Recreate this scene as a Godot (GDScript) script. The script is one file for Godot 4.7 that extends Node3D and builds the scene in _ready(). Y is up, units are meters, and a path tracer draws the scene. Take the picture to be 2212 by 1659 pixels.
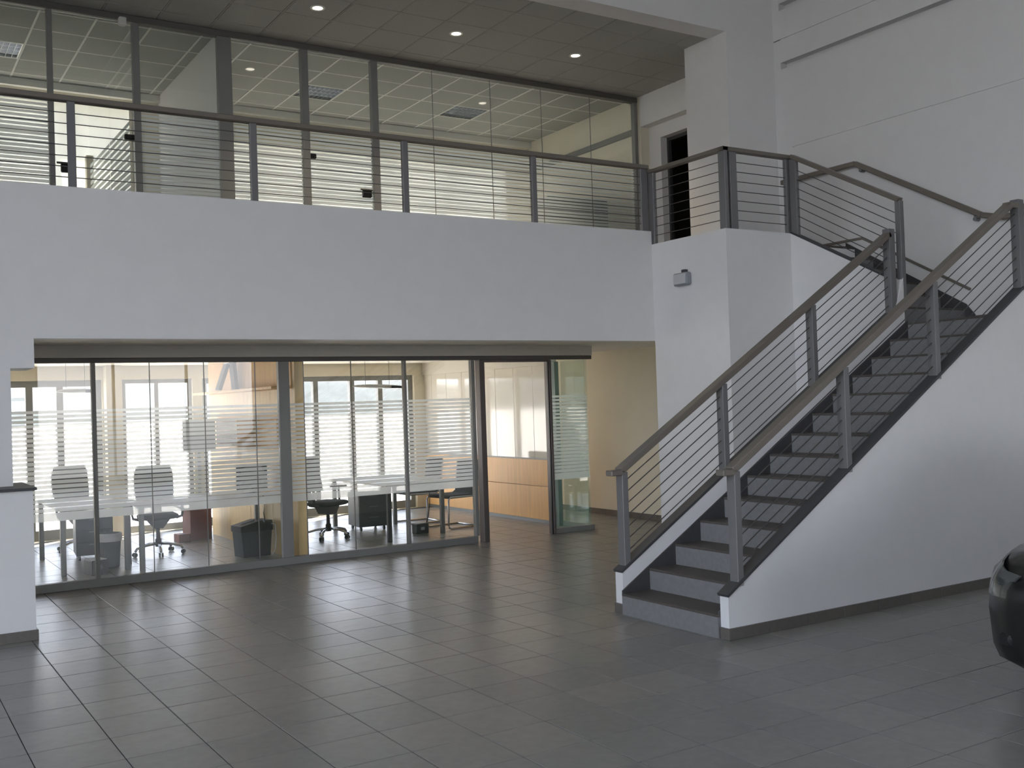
extends Node3D
# Car showroom hall: gallery, glazed offices on two floors, dog-leg stair, nose of a parked car.

# ------------------------------------------------------------------ constants
const CAM := Vector3(0, 1.75, 0)
const FOCAL := 2240.65            # in pixels of the 2212 x 1659 frame
const YAW := 32.2563
const PITCH := 0.96454
const ROLL := -1.89559

const ZF := -9.31                 # gallery front
const ZG := -11.27                # ground floor glass
const ZU := -12.1                 # upper floor glass
const ZB := -15.9                 # back facade ground floor
const ZBU := -15.05               # back facade upper floor
const XL := -5.0                  # left wall of the hall
const ZH := 4.5                   # front wall of the hall
const XR := 10.0                  # right wall
const FL2 := 3.44                 # gallery floor level
const CE2 := 6.25                 # gallery ceiling

var M := {}
var used := {}
var rng := RandomNumberGenerator.new()
var box_cache := {}

# ------------------------------------------------------------------ naming
func numbered(n: String) -> String:
	if not used.has(n):
		used[n] = 0
		return n
	used[n] += 1
	return "%s_%03d" % [n, used[n]]

func tag(o, label: String, category: String = "", group: String = "", kind: String = ""):
	if label: o.set_meta("label", label)
	if category: o.set_meta("category", category)
	if group: o.set_meta("group", group)
	if kind: o.set_meta("kind", kind)
	return o

func thing(called: String, label: String, category: String, at := Vector3.ZERO, turn := 0.0, group := "") -> Node3D:
	var o := Node3D.new()
	o.name = numbered(called)
	add_child(o)
	o.position = at
	o.rotation.y = turn
	tag(o, label, category, group)
	return o

func struct_node(called: String, label: String, category: String) -> Node3D:
	var o := Node3D.new()
	o.name = numbered(called)
	add_child(o)
	tag(o, label, category, "", "structure")
	return o

func put(mesh: Mesh, called: String, mat: Material, parent: Node, at := Vector3.ZERO, basis := Basis.IDENTITY) -> MeshInstance3D:
	var o := MeshInstance3D.new()
	o.mesh = mesh
	o.material_override = mat
	o.cast_shadow = GeometryInstance3D.SHADOW_CASTING_SETTING_ON
	if parent == self:
		o.name = numbered(called)
		add_child(o)
	else:
		o.name = called
		parent.add_child(o, true)
	o.transform = Transform3D(basis, at)
	return o

func copy_of(src: Node3D, at: Vector3, turn: float, label: String, base_name: String) -> Node3D:
	var c: Node3D = src.duplicate()
	c.name = numbered(base_name)
	add_child(c)
	c.position = at
	c.rotation.y = turn
	c.set_meta("label", label)
	return c

# ------------------------------------------------------------------ mesh makers
func quad(st: SurfaceTool, a: Vector3, b: Vector3, c: Vector3, d: Vector3, outward: Vector3):
	# front faces run clockwise; flips itself so that it faces outward
	var n := (b - a).cross(c - a)
	if n.length() < 1e-12:
		n = (c - a).cross(d - a)
	if n.dot(outward) > 0:
		var t := b
		b = d
		d = t
	for v in [a, b, c, a, c, d]:
		st.add_vertex(v)

func tri(st: SurfaceTool, a: Vector3, b: Vector3, c: Vector3, outward: Vector3):
	var n := (b - a).cross(c - a)
	if n.dot(outward) > 0:
		var t := b
		b = c
		c = t
	st.add_vertex(a)
	st.add_vertex(b)
	st.add_vertex(c)

func start(smooth := false) -> SurfaceTool:
	var st := SurfaceTool.new()
	st.begin(Mesh.PRIMITIVE_TRIANGLES)
	st.set_smooth_group(0 if smooth else -1)
	return st

func done(st: SurfaceTool) -> ArrayMesh:
	st.index()
	st.generate_normals()
	return st.commit()

func box_mesh(size: Vector3, bevel := 0.0) -> Mesh:
	var key := "%.4f %.4f %.4f %.4f" % [size.x, size.y, size.z, bevel]
	if box_cache.has(key):
		return box_cache[key]
	var out: Mesh
	if bevel <= 0.0:
		var b := BoxMesh.new()
		b.size = size
		out = b
	else:
		var st := start()
		add_bevel_box(st, Transform3D.IDENTITY, size, bevel)
		out = done(st)
	box_cache[key] = out
	return out

func add_bevel_box(st: SurfaceTool, tf: Transform3D, size: Vector3, bevel: float):
	var h := size * 0.5
	var b: float = min(bevel, min(h.x, min(h.y, h.z)) * 0.9)
	for ax in 3:
		var u := (ax + 1) % 3
		var w := (ax + 2) % 3
		for s in [-1.0, 1.0]:
			var pts := []
			for q in [[-1, -1], [1, -1], [1, 1], [-1, 1]]:
				var p := Vector3.ZERO
				p[ax] = s * h[ax]
				p[u] = q[0] * (h[u] - b)
				p[w] = q[1] * (h[w] - b)
				pts.append(tf * p)
			var n := Vector3.ZERO
			n[ax] = s
			quad(st, pts[0], pts[1], pts[2], pts[3], tf.basis * n)
		# edges parallel to this axis
		for su in [-1.0, 1.0]:
			for sw in [-1.0, 1.0]:
				var e := []
				for q in [[-1, 0], [1, 0], [1, 1], [-1, 1]]:
					var p := Vector3.ZERO
					p[ax] = q[0] * (h[ax] - b)
					p[u] = su * (h[u] if q[1] == 0 else h[u] - b)
					p[w] = sw * (h[w] - b if q[1] == 0 else h[w])
					e.append(tf * p)
				var n := Vector3.ZERO
				n[u] = su
				n[w] = sw
				quad(st, e[0], e[1], e[2], e[3], tf.basis * n)
	for sx in [-1.0, 1.0]:
		for sy in [-1.0, 1.0]:
			for sz in [-1.0, 1.0]:
				var a := Vector3(sx * h.x, sy * (h.y - b), sz * (h.z - b))
				var c := Vector3(sx * (h.x - b), sy * h.y, sz * (h.z - b))
				var d := Vector3(sx * (h.x - b), sy * (h.y - b), sz * h.z)
				tri(st, tf * a, tf * c, tf * d, tf.basis * Vector3(sx, sy, sz))

func box(parent: Node, called: String, lo: Vector3, hi: Vector3, mat: Material, bevel := 0.0) -> MeshInstance3D:
	return put(box_mesh((hi - lo).abs(), bevel), called, mat, parent, (lo + hi) * 0.5)

func aim(p0: Vector3, p1: Vector3) -> Basis:
	# local x runs from p0 to p1, local y stays as upright as it can
	var x := (p1 - p0).normalized()
	var up := Vector3.UP if absf(x.y) < 0.999 else Vector3.BACK
	var z := x.cross(up).normalized()
	return Basis(x, z.cross(x).normalized(), z)

func bar(parent: Node, called: String, p0: Vector3, p1: Vector3, high: float, wide: float, mat: Material, bevel := 0.0) -> MeshInstance3D:
	return put(box_mesh(Vector3(p0.distance_to(p1), high, wide), bevel), called, mat, parent, (p0 + p1) * 0.5, aim(p0, p1))

func rod(parent: Node, called: String, p0: Vector3, p1: Vector3, r: float, mat: Material, sides := 8) -> MeshInstance3D:
	var key := "rod %.4f %.4f %d" % [p0.distance_to(p1), r, sides]
	if not box_cache.has(key):
		var c := CylinderMesh.new()
		c.top_radius = r
		c.bottom_radius = r
		c.height = p0.distance_to(p1)
		c.radial_segments = sides
		c.rings = 0
		box_cache[key] = c
	var b := aim(p0, p1)
	return put(box_cache[key], called, mat, parent, (p0 + p1) * 0.5, Basis(b.y, b.x, -b.z))

func add_tube(st: SurfaceTool, path: PackedVector3Array, r: float, sides := 8):
	var rings := []
	for i in path.size():
		var d := (path[min(i + 1, path.size() - 1)] - path[max(i - 1, 0)]).normalized()
		var up := Vector3.UP if absf(d.y) < 0.95 else Vector3.BACK
		var u := d.cross(up).normalized()
		var w := u.cross(d).normalized()
		var ring := []
		for k in sides:
			var a := TAU * k / sides
			ring.append(path[i] + (u * cos(a) + w * sin(a)) * r)
		rings.append(ring)
	for i in path.size() - 1:
		for k in sides:
			var k2 := (k + 1) % sides
			var mid: Vector3 = (rings[i][k] + rings[i][k2] + rings[i + 1][k]) / 3.0
			quad(st, rings[i][k], rings[i][k2], rings[i + 1][k2], rings[i + 1][k], mid - (path[i] + path[i + 1]) * 0.5)
	for e in [0, path.size() - 1]:
		var out: Vector3 = path[0] - path[1] if e == 0 else path[e] - path[e - 1]
		for k in sides:
			tri(st, path[e], rings[e][k], rings[e][(k + 1) % sides], out)

func tube(parent: Node, called: String, path: PackedVector3Array, r: float, mat: Material, sides := 8) -> MeshInstance3D:
	var st := start(true)
	add_tube(st, path, r, sides)
	return put(done(st), called, mat, parent)

func lathe_mesh(profile: PackedVector2Array, sides := 20) -> ArrayMesh:
	# profile: (radius, height) from bottom to top
	var st := start(true)
	for i in profile.size() - 1:
		var p := profile[i]
		var q := profile[i + 1]
		var out2 := Vector2(q.y - p.y, -(q.x - p.x))
		for k in sides:
			var a := TAU * k / sides
			var b := TAU * (k + 1) / sides
			var ca := Vector3(cos(a), 0, sin(a))
			var cb := Vector3(cos(b), 0, sin(b))
			var u := Vector3.UP
			var mid := (ca + cb).normalized()
			quad(st, ca * p.x + u * p.y, cb * p.x + u * p.y, cb * q.x + u * q.y, ca * q.x + u * q.y, mid * out2.x + u * out2.y)
	return done(st)

func prism_mesh(poly: PackedVector2Array, plane: String, d0: float, d1: float) -> ArrayMesh:
	# a polygon in the plane xy, zy or xz, pushed from d0 to d1 along the third axis
	var st := start()
	var lift := func(p: Vector2, d: float) -> Vector3:
		if plane == "xy": return Vector3(p.x, p.y, d)
		if plane == "zy": return Vector3(d, p.y, p.x)
		return Vector3(p.x, d, p.y)
	var axis: Vector3 = lift.call(Vector2.ZERO, 1.0)
	var idx := Geometry2D.triangulate_polygon(poly)
	for i in range(0, idx.size(), 3):
		for e in [[d0, -1.0], [d1, 1.0]]:
			tri(st, lift.call(poly[idx[i]], e[0]), lift.call(poly[idx[i + 1]], e[0]), lift.call(poly[idx[i + 2]], e[0]), axis * e[1] * signf(d1 - d0))
	var cw := Geometry2D.is_polygon_clockwise(poly)
	for i in poly.size():
		var a := poly[i]
		var b := poly[(i + 1) % poly.size()]
		var n2 := Vector2(b.y - a.y, a.x - b.x) * (-1.0 if cw else 1.0)
		var n: Vector3 = lift.call(n2, 0.0)
		quad(st, lift.call(a, d0), lift.call(b, d0), lift.call(b, d1), lift.call(a, d1), n)
	return done(st)

func prism(parent: Node, called: String, pts: Array, plane: String, d0: float, d1: float, mat: Material) -> MeshInstance3D:
	return put(prism_mesh(PackedVector2Array(pts), plane, d0, d1), called, mat, parent)

# ------------------------------------------------------------------ materials
func noise_tex(seed_no: int, freq: float, lo: float, hi: float, octaves := 4) -> ImageTexture:
	# seamless grey noise between lo and hi
	var n := FastNoiseLite.new()
	n.seed = seed_no
	n.noise_type = FastNoiseLite.TYPE_SIMPLEX_SMOOTH
	n.frequency = freq
	n.fractal_octaves = octaves
	var src := n.get_seamless_image(256, 256)
	var im := Image.create(256, 256, false, Image.FORMAT_RGB8)
	for y in 256:
		for x in 256:
			var v := lerpf(lo, hi, src.get_pixel(x, y).r)
			im.set_pixel(x, y, Color(v, v, v))
	return ImageTexture.create_from_image(im)

func mat(name_: String, c: Color, rough := 0.6, metal := 0.0) -> StandardMaterial3D:
	var m := StandardMaterial3D.new()
	m.resource_name = name_
	m.albedo_color = c
	m.roughness = rough
	m.metallic = metal
	M[name_] = m
	return m

func textured(name_: String, c: Color, rough: float, tex: Texture2D, scale: float, metal := 0.0) -> StandardMaterial3D:
	var m := mat(name_, c, rough, metal)
	m.albedo_texture = tex
	m.uv1_triplanar = true
	m.uv1_world_triplanar = true
	m.uv1_scale = Vector3.ONE * scale
	return m

func wood_tex(seed_no: int) -> ImageTexture:
	var n := FastNoiseLite.new()
	n.seed = seed_no
	n.frequency = 0.02
	n.fractal_octaves = 3
	var im := Image.create(256, 256, false, Image.FORMAT_RGB8)
	for y in 256:
		for x in 256:
			var g := n.get_noise_2d(x * 3.2, y * 0.22) * 0.5 + n.get_noise_2d(x * 14.0, y * 0.5) * 0.22
			var v: float = clampf(0.94 + g * 0.09, 0.0, 1.0)
			im.set_pixel(x, y, Color(v, v * 0.985, v * 0.96))
	return ImageTexture.create_from_image(im)

func make_materials():
	var plaster := noise_tex(3, 0.02, 0.985, 1.0)
	textured("wall_paint", Color(0.89, 0.885, 0.88), 0.75, plaster, 0.6)
	textured("stair_wall_paint", Color(0.90, 0.90, 0.90), 0.6, plaster, 0.7)
	textured("cream_paint", Color(0.90, 0.87, 0.79), 0.7, plaster, 0.6)
	textured("soffit_paint", Color(0.84, 0.82, 0.78), 0.8, plaster, 0.5)
	var tile_noise := noise_tex(11, 0.03, 0.93, 1.0, 3)
	var tones := [Color(0.535, 0.525, 0.50), Color(0.55, 0.535, 0.51), Color(0.52, 0.51, 0.49)]
	for i in 3:
		var m := textured("floor_tile_%d" % i, tones[i], 0.3, tile_noise, 1.3)
		m.roughness_texture = noise_tex(17 + i, 0.02, 0.85, 1.0, 3)
		m.roughness = 0.33
		m.metallic_specular = 0.55
	textured("grout", Color(0.25, 0.245, 0.235), 0.85, tile_noise, 2.0)
	textured("skirting_tile", Color(0.42, 0.40, 0.375), 0.45, tile_noise, 2.0)
	textured("tread_tile", Color(0.35, 0.325, 0.305), 0.5, tile_noise, 2.0)
	textured("riser_tile", Color(0.52, 0.52, 0.525), 0.45, tile_noise, 2.0)
	textured("stair_skirting", Color(0.30, 0.295, 0.30), 0.5, tile_noise, 2.0)
	mat("cap_grey", Color(0.255, 0.26, 0.27), 0.5)
	mat("post_paint", Color(0.47, 0.465, 0.47), 0.42, 0.15)
	mat("handrail_paint", Color(0.47, 0.445, 0.41), 0.4, 0.1)
	mat("cable_steel", Color(0.42, 0.42, 0.42), 0.35, 0.8)
	mat("frame_grey", Color(0.53, 0.53, 0.52), 0.45, 0.15)
	mat("door_frame_grey", Color(0.40, 0.37, 0.36), 0.45, 0.3)
	mat("header_grey", Color(0.40, 0.39, 0.37), 0.55)
	textured("ceiling_tile", Color(0.70, 0.70, 0.675), 0.9, noise_tex(23, 0.12, 0.9, 1.0), 1.6)
	mat("grid_white", Color(0.90, 0.90, 0.87), 0.6)
	mat("louvre_metal", Color(0.80, 0.81, 0.82), 0.2, 0.9)
	mat("lamp_housing", Color(0.82, 0.82, 0.80), 0.5)
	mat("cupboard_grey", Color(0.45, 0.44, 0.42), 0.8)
	mat("black_plastic", Color(0.06, 0.06, 0.065), 0.45)
	mat("black_fabric", Color(0.085, 0.085, 0.095), 0.9)
	mat("grey_fabric", Color(0.42, 0.43, 0.45), 0.9)
	mat("pedestal_grey", Color(0.235, 0.25, 0.26), 0.5, 0.1)
	mat("desk_white", Color(0.83, 0.83, 0.82), 0.4)
	mat("desk_leg", Color(0.47, 0.47, 0.46), 0.4, 0.4)
	mat("chrome", Color(0.72, 0.73, 0.75), 0.22, 0.95)
	mat("box_red", Color(0.47, 0.24, 0.19), 0.7)
	mat("bin_grey", Color(0.20, 0.215, 0.225), 0.5)
	mat("binder_grey", Color(0.50, 0.50, 0.48), 0.6)
	mat("binder_brown", Color(0.33, 0.19, 0.10), 0.6)
	mat("panel_pale", Color(0.74, 0.75, 0.76), 0.5)
	mat("device_grey", Color(0.56, 0.58, 0.60), 0.5)
	mat("bag_grey", Color(0.36, 0.40, 0.40), 0.7)
	mat("paper_white", Color(0.90, 0.91, 0.93), 0.7)
	mat("green_panel", Color(0.26, 0.32, 0.32), 0.35)
	var w := textured("wood_light", Color(0.94, 0.74, 0.47), 0.45, wood_tex(5), 0.8)
	w.uv1_scale = Vector3(0.8, 0.8, 0.8)
	textured("wood_pale", Color(0.96, 0.85, 0.62), 0.45, wood_tex(6), 0.8)
	textured("wood_shelf", Color(0.94, 0.77, 0.50), 0.45, wood_tex(9), 0.8)
	textured("wood_dark", Color(0.42, 0.27, 0.14), 0.5, wood_tex(13), 0.8)
	mat("gloss_white", Color(0.88, 0.86, 0.82), 0.06)
	M["gloss_white"].metallic_specular = 0.7
	# glass
	var g := mat("glass", Color(0.70, 0.86, 0.80, 0.02), 0.0)
	g.transparency = BaseMaterial3D.TRANSPARENCY_ALPHA
	var g2 := mat("glass_green", Color(0.62, 0.80, 0.69, 0.16), 0.0)
	g2.transparency = BaseMaterial3D.TRANSPARENCY_ALPHA
	var f := mat("frosted_film", Color(0.96, 0.975, 0.975, 0.92), 0.85)
	f.transparency = BaseMaterial3D.TRANSPARENCY_ALPHA
	f.backlight_enabled = true
	f.backlight = Color(0.95, 0.97, 0.97)
	var lg := mat("lamp_glow", Color(1, 1, 1), 0.5)
	lg.emission_enabled = true
	lg.emission = Color(1.0, 0.96, 0.88)
	lg.emission_energy_multiplier = 3.0
	var bf := mat("blind_fabric", Color(0.92, 0.92, 0.90), 0.9)
	bf.backlight_enabled = true
	bf.backlight = Color(0.9, 0.9, 0.88)
	# outside
	textured("pavement", Color(0.74, 0.73, 0.71), 0.9, noise_tex(31, 0.02, 0.85, 1.0), 0.2)
	textured("asphalt", Color(0.36, 0.36, 0.365), 0.9, noise_tex(33, 0.05, 0.85, 1.0), 0.3)
	textured("hill_scrub", Color(0.20, 0.225, 0.23), 1.0, noise_tex(37, 0.03, 0.7, 1.0), 0.02)
	# car
	var p := mat("car_paint", Color(0.05, 0.058, 0.062), 0.35, 0.0)
	p.clearcoat_enabled = true
	p.clearcoat = 0.6
	p.clearcoat_roughness = 0.05
	mat("car_trim", Color(0.02, 0.02, 0.022), 0.6)
	mat("tyre", Color(0.03, 0.03, 0.03), 0.85)
	mat("alloy", Color(0.55, 0.56, 0.58), 0.3, 0.9)
	mat("lens_silver", Color(0.30, 0.31, 0.32), 0.18, 0.7)
	var cg := mat("car_glass", Color(0.05, 0.06, 0.06, 0.55), 0.0)
	cg.transparency = BaseMaterial3D.TRANSPARENCY_ALPHA

# ------------------------------------------------------------------ main
func _ready():
	rng.seed = 20240611
	make_camera()
	make_sky()
	make_materials()
	make_shell()
	make_floor()
	make_gallery()
	make_ceiling_grid()
	make_stair()
	make_railings()
	make_lower_glass()
	make_upper_glass()
	make_office_fittings()
	make_upper_rooms()
	make_car()
	make_details()

func make_camera():
	var y := deg_to_rad(YAW)
	var p := deg_to_rad(PITCH)
	var r := deg_to_rad(ROLL)
	var f := Vector3(sin(y) * cos(p), sin(p), -cos(y) * cos(p))
	var right := Vector3(cos(y), 0, sin(y))
	var up := right.cross(f)
	var r2 := right * cos(r) + up * sin(r)
	var u2 := up * cos(r) - right * sin(r)
	var c := Camera3D.new()
	c.name = "camera"
	c.fov = rad_to_deg(2.0 * atan(829.5 / FOCAL))
	c.near = 0.05
	c.far = 900.0
	add_child(c)
	c.transform = Transform3D(Basis(r2, u2, -f), CAM)
	c.current = true

func make_sky():
	var sm := ProceduralSkyMaterial.new()
	sm.sky_top_color = Color(0.72, 0.79, 0.90)
	sm.sky_horizon_color = Color(0.95, 0.95, 0.955)
	sm.ground_bottom_color = Color(0.55, 0.54, 0.52)
	sm.ground_horizon_color = Color(0.80, 0.80, 0.79)
	sm.sky_curve = 0.18
	sm.sun_angle_max = 1.0
	var sky := Sky.new()
	sky.sky_material = sm
	var e := Environment.new()
	e.background_mode = Environment.BG_SKY
	e.sky = sky
	e.background_energy_multiplier = 2.4
	e.ambient_light_source = Environment.AMBIENT_SOURCE_SKY
	e.tonemap_mode = Environment.TONE_MAPPER_LINEAR
	e.tonemap_exposure = 2.9
	e.sdfgi_enabled = true
	e.ssao_enabled = true
	e.ssil_enabled = true
	var we := WorldEnvironment.new()
	we.name = "world_environment"
	we.environment = e
	add_child(we)
	var sun := DirectionalLight3D.new()
	sun.name = "sun"
	sun.light_energy = 5.0
	sun.light_color = Color(1.0, 0.97, 0.92)
	sun.light_angular_distance = 0.6
	sun.shadow_enabled = true
	add_child(sun)
	sun.look_at_from_position(Vector3(30, 62, -26), Vector3.ZERO)

# ------------------------------------------------------------------ shell of the building
func window_wall(called: String, label: String, along: String, at: float, thick: float, from: float, to: float, top: float, openings: Array, paint: Material, base := -0.1):
	# a straight wall with rectangular openings [a0, a1, y0, y1], running along x or z
	var o := struct_node(called, label, "wall")
	var cuts := [from, to]
	for w in openings:
		cuts.append(w[0])
		cuts.append(w[1])
	cuts.sort()
	for i in cuts.size() - 1:
		var a: float = cuts[i]
		var b: float = cuts[i + 1]
		if b - a < 0.001: continue
		var gaps := []
		for w in openings:
			if w[0] <= a + 0.001 and w[1] >= b - 0.001:
				gaps.append([w[2], w[3]])
		gaps.sort_custom(func(p, q): return p[0] < q[0])
		var y := base
		gaps.append([top, top])
		for gp in gaps:
			if gp[0] - y > 0.001:
				if along == "x":
					box(o, "wall_panel", Vector3(a, y, at), Vector3(b, gp[0], at + thick), paint)
				else:
					box(o, "wall_panel", Vector3(at, y, a), Vector3(at + thick, gp[0], b), paint)
			y = gp[1]
	return o

func window_unit(called: String, label: String, along: String, at: float, a0: float, a1: float, y0: float, y1: float, mullions: Array, transoms: Array, frame_w := 0.06):
	var o := struct_node(called, label, "window")
	var d := 0.05
	var bx := func(n: String, p0: float, p1: float, q0: float, q1: float, m: Material, dd: float):
		if along == "x":
			return box(o, n, Vector3(p0, q0, at - dd), Vector3(p1, q1, at + dd), m)
		return box(o, n, Vector3(at - dd, q0, p0), Vector3(at + dd, q1, p1), m)
	bx.call("frame_bar", a0, a1, y0, y0 + frame_w * 1.6, M.frame_grey, d)
	bx.call("frame_bar", a0, a1, y1 - frame_w, y1, M.frame_grey, d)
	var xs := [a0 + frame_w * 0.5]
	for m in mullions: xs.append(m)
	xs.append(a1 - frame_w * 0.5)
	for x in xs:
		bx.call("mullion", x - frame_w * 0.5, x + frame_w * 0.5, y0 + frame_w * 1.6, y1 - frame_w, M.frame_grey, d)
	for i in xs.size() - 1:
		bx.call("pane", xs[i] + frame_w * 0.5, xs[i + 1] - frame_w * 0.5, y0 + frame_w * 1.6, y1 - frame_w, M.glass, 0.006)
	for t in transoms:
		bx.call("transom", a0 + frame_w, a1 - frame_w, t - frame_w * 0.5, t + frame_w * 0.5, M.frame_grey, d * 0.8)
	return o

func make_shell():
	var top := 8.2
	# outside ground
	var g := struct_node("ground", "pale paving and dark asphalt round the building", "ground")
	box(g, "paving", Vector3(-120, -0.35, -330), Vector3(140, -0.12, -16.2), M.pavement)
	box(g, "asphalt", Vector3(-120, -0.35, -16.2), Vector3(XL - 0.3, -0.12, 60), M.asphalt)
	box(g, "asphalt", Vector3(XL - 0.3, -0.35, ZH + 0.3), Vector3(140, -0.12, 60), M.asphalt)
	# hills far behind the rear windows
	var st := start(true)
	var n := FastNoiseLite.new()
	n.seed = 4
	n.frequency = 0.012
	var prev := []
	for i in 61:
		var x := -260.0 + i * 12.0
		var h := 11.0 + 7.0 * n.get_noise_1d(x) + 3.0 * n.get_noise_1d(x * 4.0 + 90.0)
		var col := [Vector3(x, -1, -250), Vector3(x, h * 0.55, -275), Vector3(x, h, -305), Vector3(x, -1, -345)]
		if i > 0:
			for k in 3:
				quad(st, prev[k], col[k], col[k + 1], prev[k + 1], Vector3(0, 1, 0.6 if k < 2 else -0.6))
		prev = col
	tag(put(done(st), "hills", M.hill_scrub, self), "hazy grey-green hill ridge beyond the rear windows", "hill", "", "structure")

	# hall walls that stand behind or beside the camera, with the show windows
	window_wall("wall_left", "white hall wall with show windows on the entrance side", "z", XL, -0.3, -16.2, ZH + 0.3, top, [[-5.4, -1.4, 0.15, 7.4], [-1.0, 4.2, 0.15, 7.4]], M.wall_paint)
	window_unit("window_1", "tall show window nearest the glazed offices", "z", XL - 0.15, -5.4, -1.4, 0.15, 7.4, [-4.07, -2.73], [3.7])
	window_unit("window_2", "tall show window beside the hall's front corner", "z", XL - 0.15, -1.0, 4.2, 0.15, 7.4, [0.75, 2.5], [3.7])
	window_wall("wall_front", "white hall wall with show windows opposite the gallery", "x", ZH, 0.3, XL, 10.6, top, [[3.6, 9.0, 0.15, 3.2]], M.wall_paint)
	window_unit("window_3", "wide show window opposite the gallery", "x", ZH + 0.15, 3.6, 9.0, 0.15, 3.2, [5.4, 7.2], [])
	box(struct_node("ceiling", "flat white ceiling high above the hall", "ceiling"), "slab", Vector3(XL - 0.3, top, -16.2), Vector3(10.6, top + 0.3, ZH + 0.3), M.soffit_paint)

	# right wall: plaster fields with shadow gaps
	var r := struct_node("wall_right", "tall white plaster wall with horizontal grooves beside the stair", "wall")
	box(r, "core", Vector3(XR + 0.12, -0.1, -10.2), Vector3(XR + 0.6, top, ZH + 0.3), M.wall_paint)
	box(r, "plaster_field", Vector3(XR, -0.1, ZF), Vector3(XR + 0.12, 4.822, ZH + 0.3), M.wall_paint)
	box(r, "plaster_field", Vector3(XR, 4.836, ZF), Vector3(XR + 0.12, 5.85, ZH + 0.3), M.wall_paint)
	box(r, "plaster_field", Vector3(XR, 4.822, ZF), Vector3(XR + 0.12, 4.836, -9.05), M.wall_paint)
	box(r, "plaster_field", Vector3(XR, 5.85, ZF), Vector3(XR + 0.12, 5.935, -9.2), M.wall_paint)
	box(r, "plaster_field", Vector3(XR, 5.935, ZF), Vector3(XR + 0.12, 6.225, ZH + 0.3), M.wall_paint)
	box(r, "plaster_field", Vector3(XR, 6.237, ZF), Vector3(XR + 0.12, 6.60, ZH + 0.3), M.wall_paint)
	box(r, "plaster_field", Vector3(XR, 6.60, ZF), Vector3(XR + 0.12, 6.69, -9.2), M.wall_paint)
	box(r, "plaster_field", Vector3(XR, 6.69, ZF), Vector3(XR + 0.12, top, ZH + 0.3), M.wall_paint)
	for y in [4.829, 5.892, 6.231, 6.645]:
		var h: float = 0.014 if y < 5 else (0.012 if absf(y - 6.231) < 0.01 else 0.088)
		box(r, "groove_back", Vector3(XR + (0.012 if h < 0.02 else 0.11), y - h * 0.5, -9.2), Vector3(XR + 0.12, y + h * 0.5, ZH + 0.3), M.wall_paint)

	# pier and the wall with the door recess beside the gallery
	var pier := struct_node("wall_pier", "white pier rising to the ceiling at the head of the stair", "wall")
	box(pier, "shaft", Vector3(9.17, FL2 - 0.9, -10.07), Vector3(XR + 0.6, top, ZF), M.wall_paint)
	var s := struct_node("wall_side", "white wall with a recessed doorway at the gallery's end", "wall")
	box(s, "wall_panel", Vector3(XR, 2.3, -12.0), Vector3(XR + 0.16, FL2 - 0.02, -10.07), M.wall_paint)
	box(s, "wall_panel", Vector3(XR, 5.80, -12.0), Vector3(XR + 0.34, CE2 + 0.1, -10.07), M.wall_paint)
	box(s, "recess_back", Vector3(XR + 0.16, FL2 - 0.02, -12.0), Vector3(XR + 0.34, 5.80, -11.74), M.wall_paint)
	box(s, "recess_back", Vector3(XR + 0.16, 5.60, -11.74), Vector3(XR + 0.34, 5.80, -10.07), M.wall_paint)
	box(s, "recess_back", Vector3(XR + 0.16, FL2 - 0.02, -10.55), Vector3(XR + 0.34, 5.60, -10.07), M.wall_paint)
	box(s, "recess_floor", Vector3(XR, FL2 - 0.2, -12.0), Vector3(XR + 0.6, FL2 - 0.02, -10.07), M.grout)
	var d := struct_node("door_1", "grey door standing open into the unlit room by the pier", "door")
	box(d, "frame_bar", Vector3(XR + 0.28, FL2 - 0.02, -11.76), Vector3(XR + 0.335, 5.60, -11.70), M.cap_grey)
	box(d, "frame_bar", Vector3(XR + 0.28, 5.55, -11.70), Vector3(XR + 0.335, 5.61, -10.57), M.cap_grey)
	box(d, "leaf", Vector3(XR + 0.38, FL2, -10.54), Vector3(XR + 1.50, 5.56, -10.50), M.cap_grey, 0.004)
	rod(d, "handle", Vector3(XR + 1.42, 4.46, -10.58), Vector3(XR + 1.29, 4.46, -10.58), 0.011, M.chrome)
	# the unlit room behind that doorway
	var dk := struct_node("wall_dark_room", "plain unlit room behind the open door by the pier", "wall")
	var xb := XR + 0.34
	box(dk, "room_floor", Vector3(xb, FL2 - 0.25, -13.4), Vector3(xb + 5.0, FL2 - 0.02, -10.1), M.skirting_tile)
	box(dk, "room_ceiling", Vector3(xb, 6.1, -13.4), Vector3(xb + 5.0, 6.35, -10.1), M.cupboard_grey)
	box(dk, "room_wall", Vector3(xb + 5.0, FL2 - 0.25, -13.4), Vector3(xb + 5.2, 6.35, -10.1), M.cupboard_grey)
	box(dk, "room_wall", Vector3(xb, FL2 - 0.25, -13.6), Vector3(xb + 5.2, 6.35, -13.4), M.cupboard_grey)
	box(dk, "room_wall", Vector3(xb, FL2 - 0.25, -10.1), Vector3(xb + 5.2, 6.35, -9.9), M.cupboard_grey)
	window_wall("wall_upper_right", "cream side wall of the large upper room", "z", XR, 0.35, -15.35, -12.0, CE2 + 0.1, [[-14.95, -13.75, 3.9, 4.95]], M.cream_paint, 2.3)
	window_unit("window_10", "side window low in the cream wall of the large upper room", "z", XR + 0.2, -14.95, -13.75, 3.9, 4.95, [-14.35], [])
	# rear facade, ground floor
	window_wall("wall_back", "white rear wall of the ground floor offices", "x", ZB, -0.3, XL, 10.6, 2.9, [[0.55, 3.0, 0.0, 2.26], [3.28, 4.30, 0.0, 2.26], [4.45, 8.05, 0.0, 2.26], [8.5, 9.4, 0.0, 2.26]], M.cream_paint)
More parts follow.
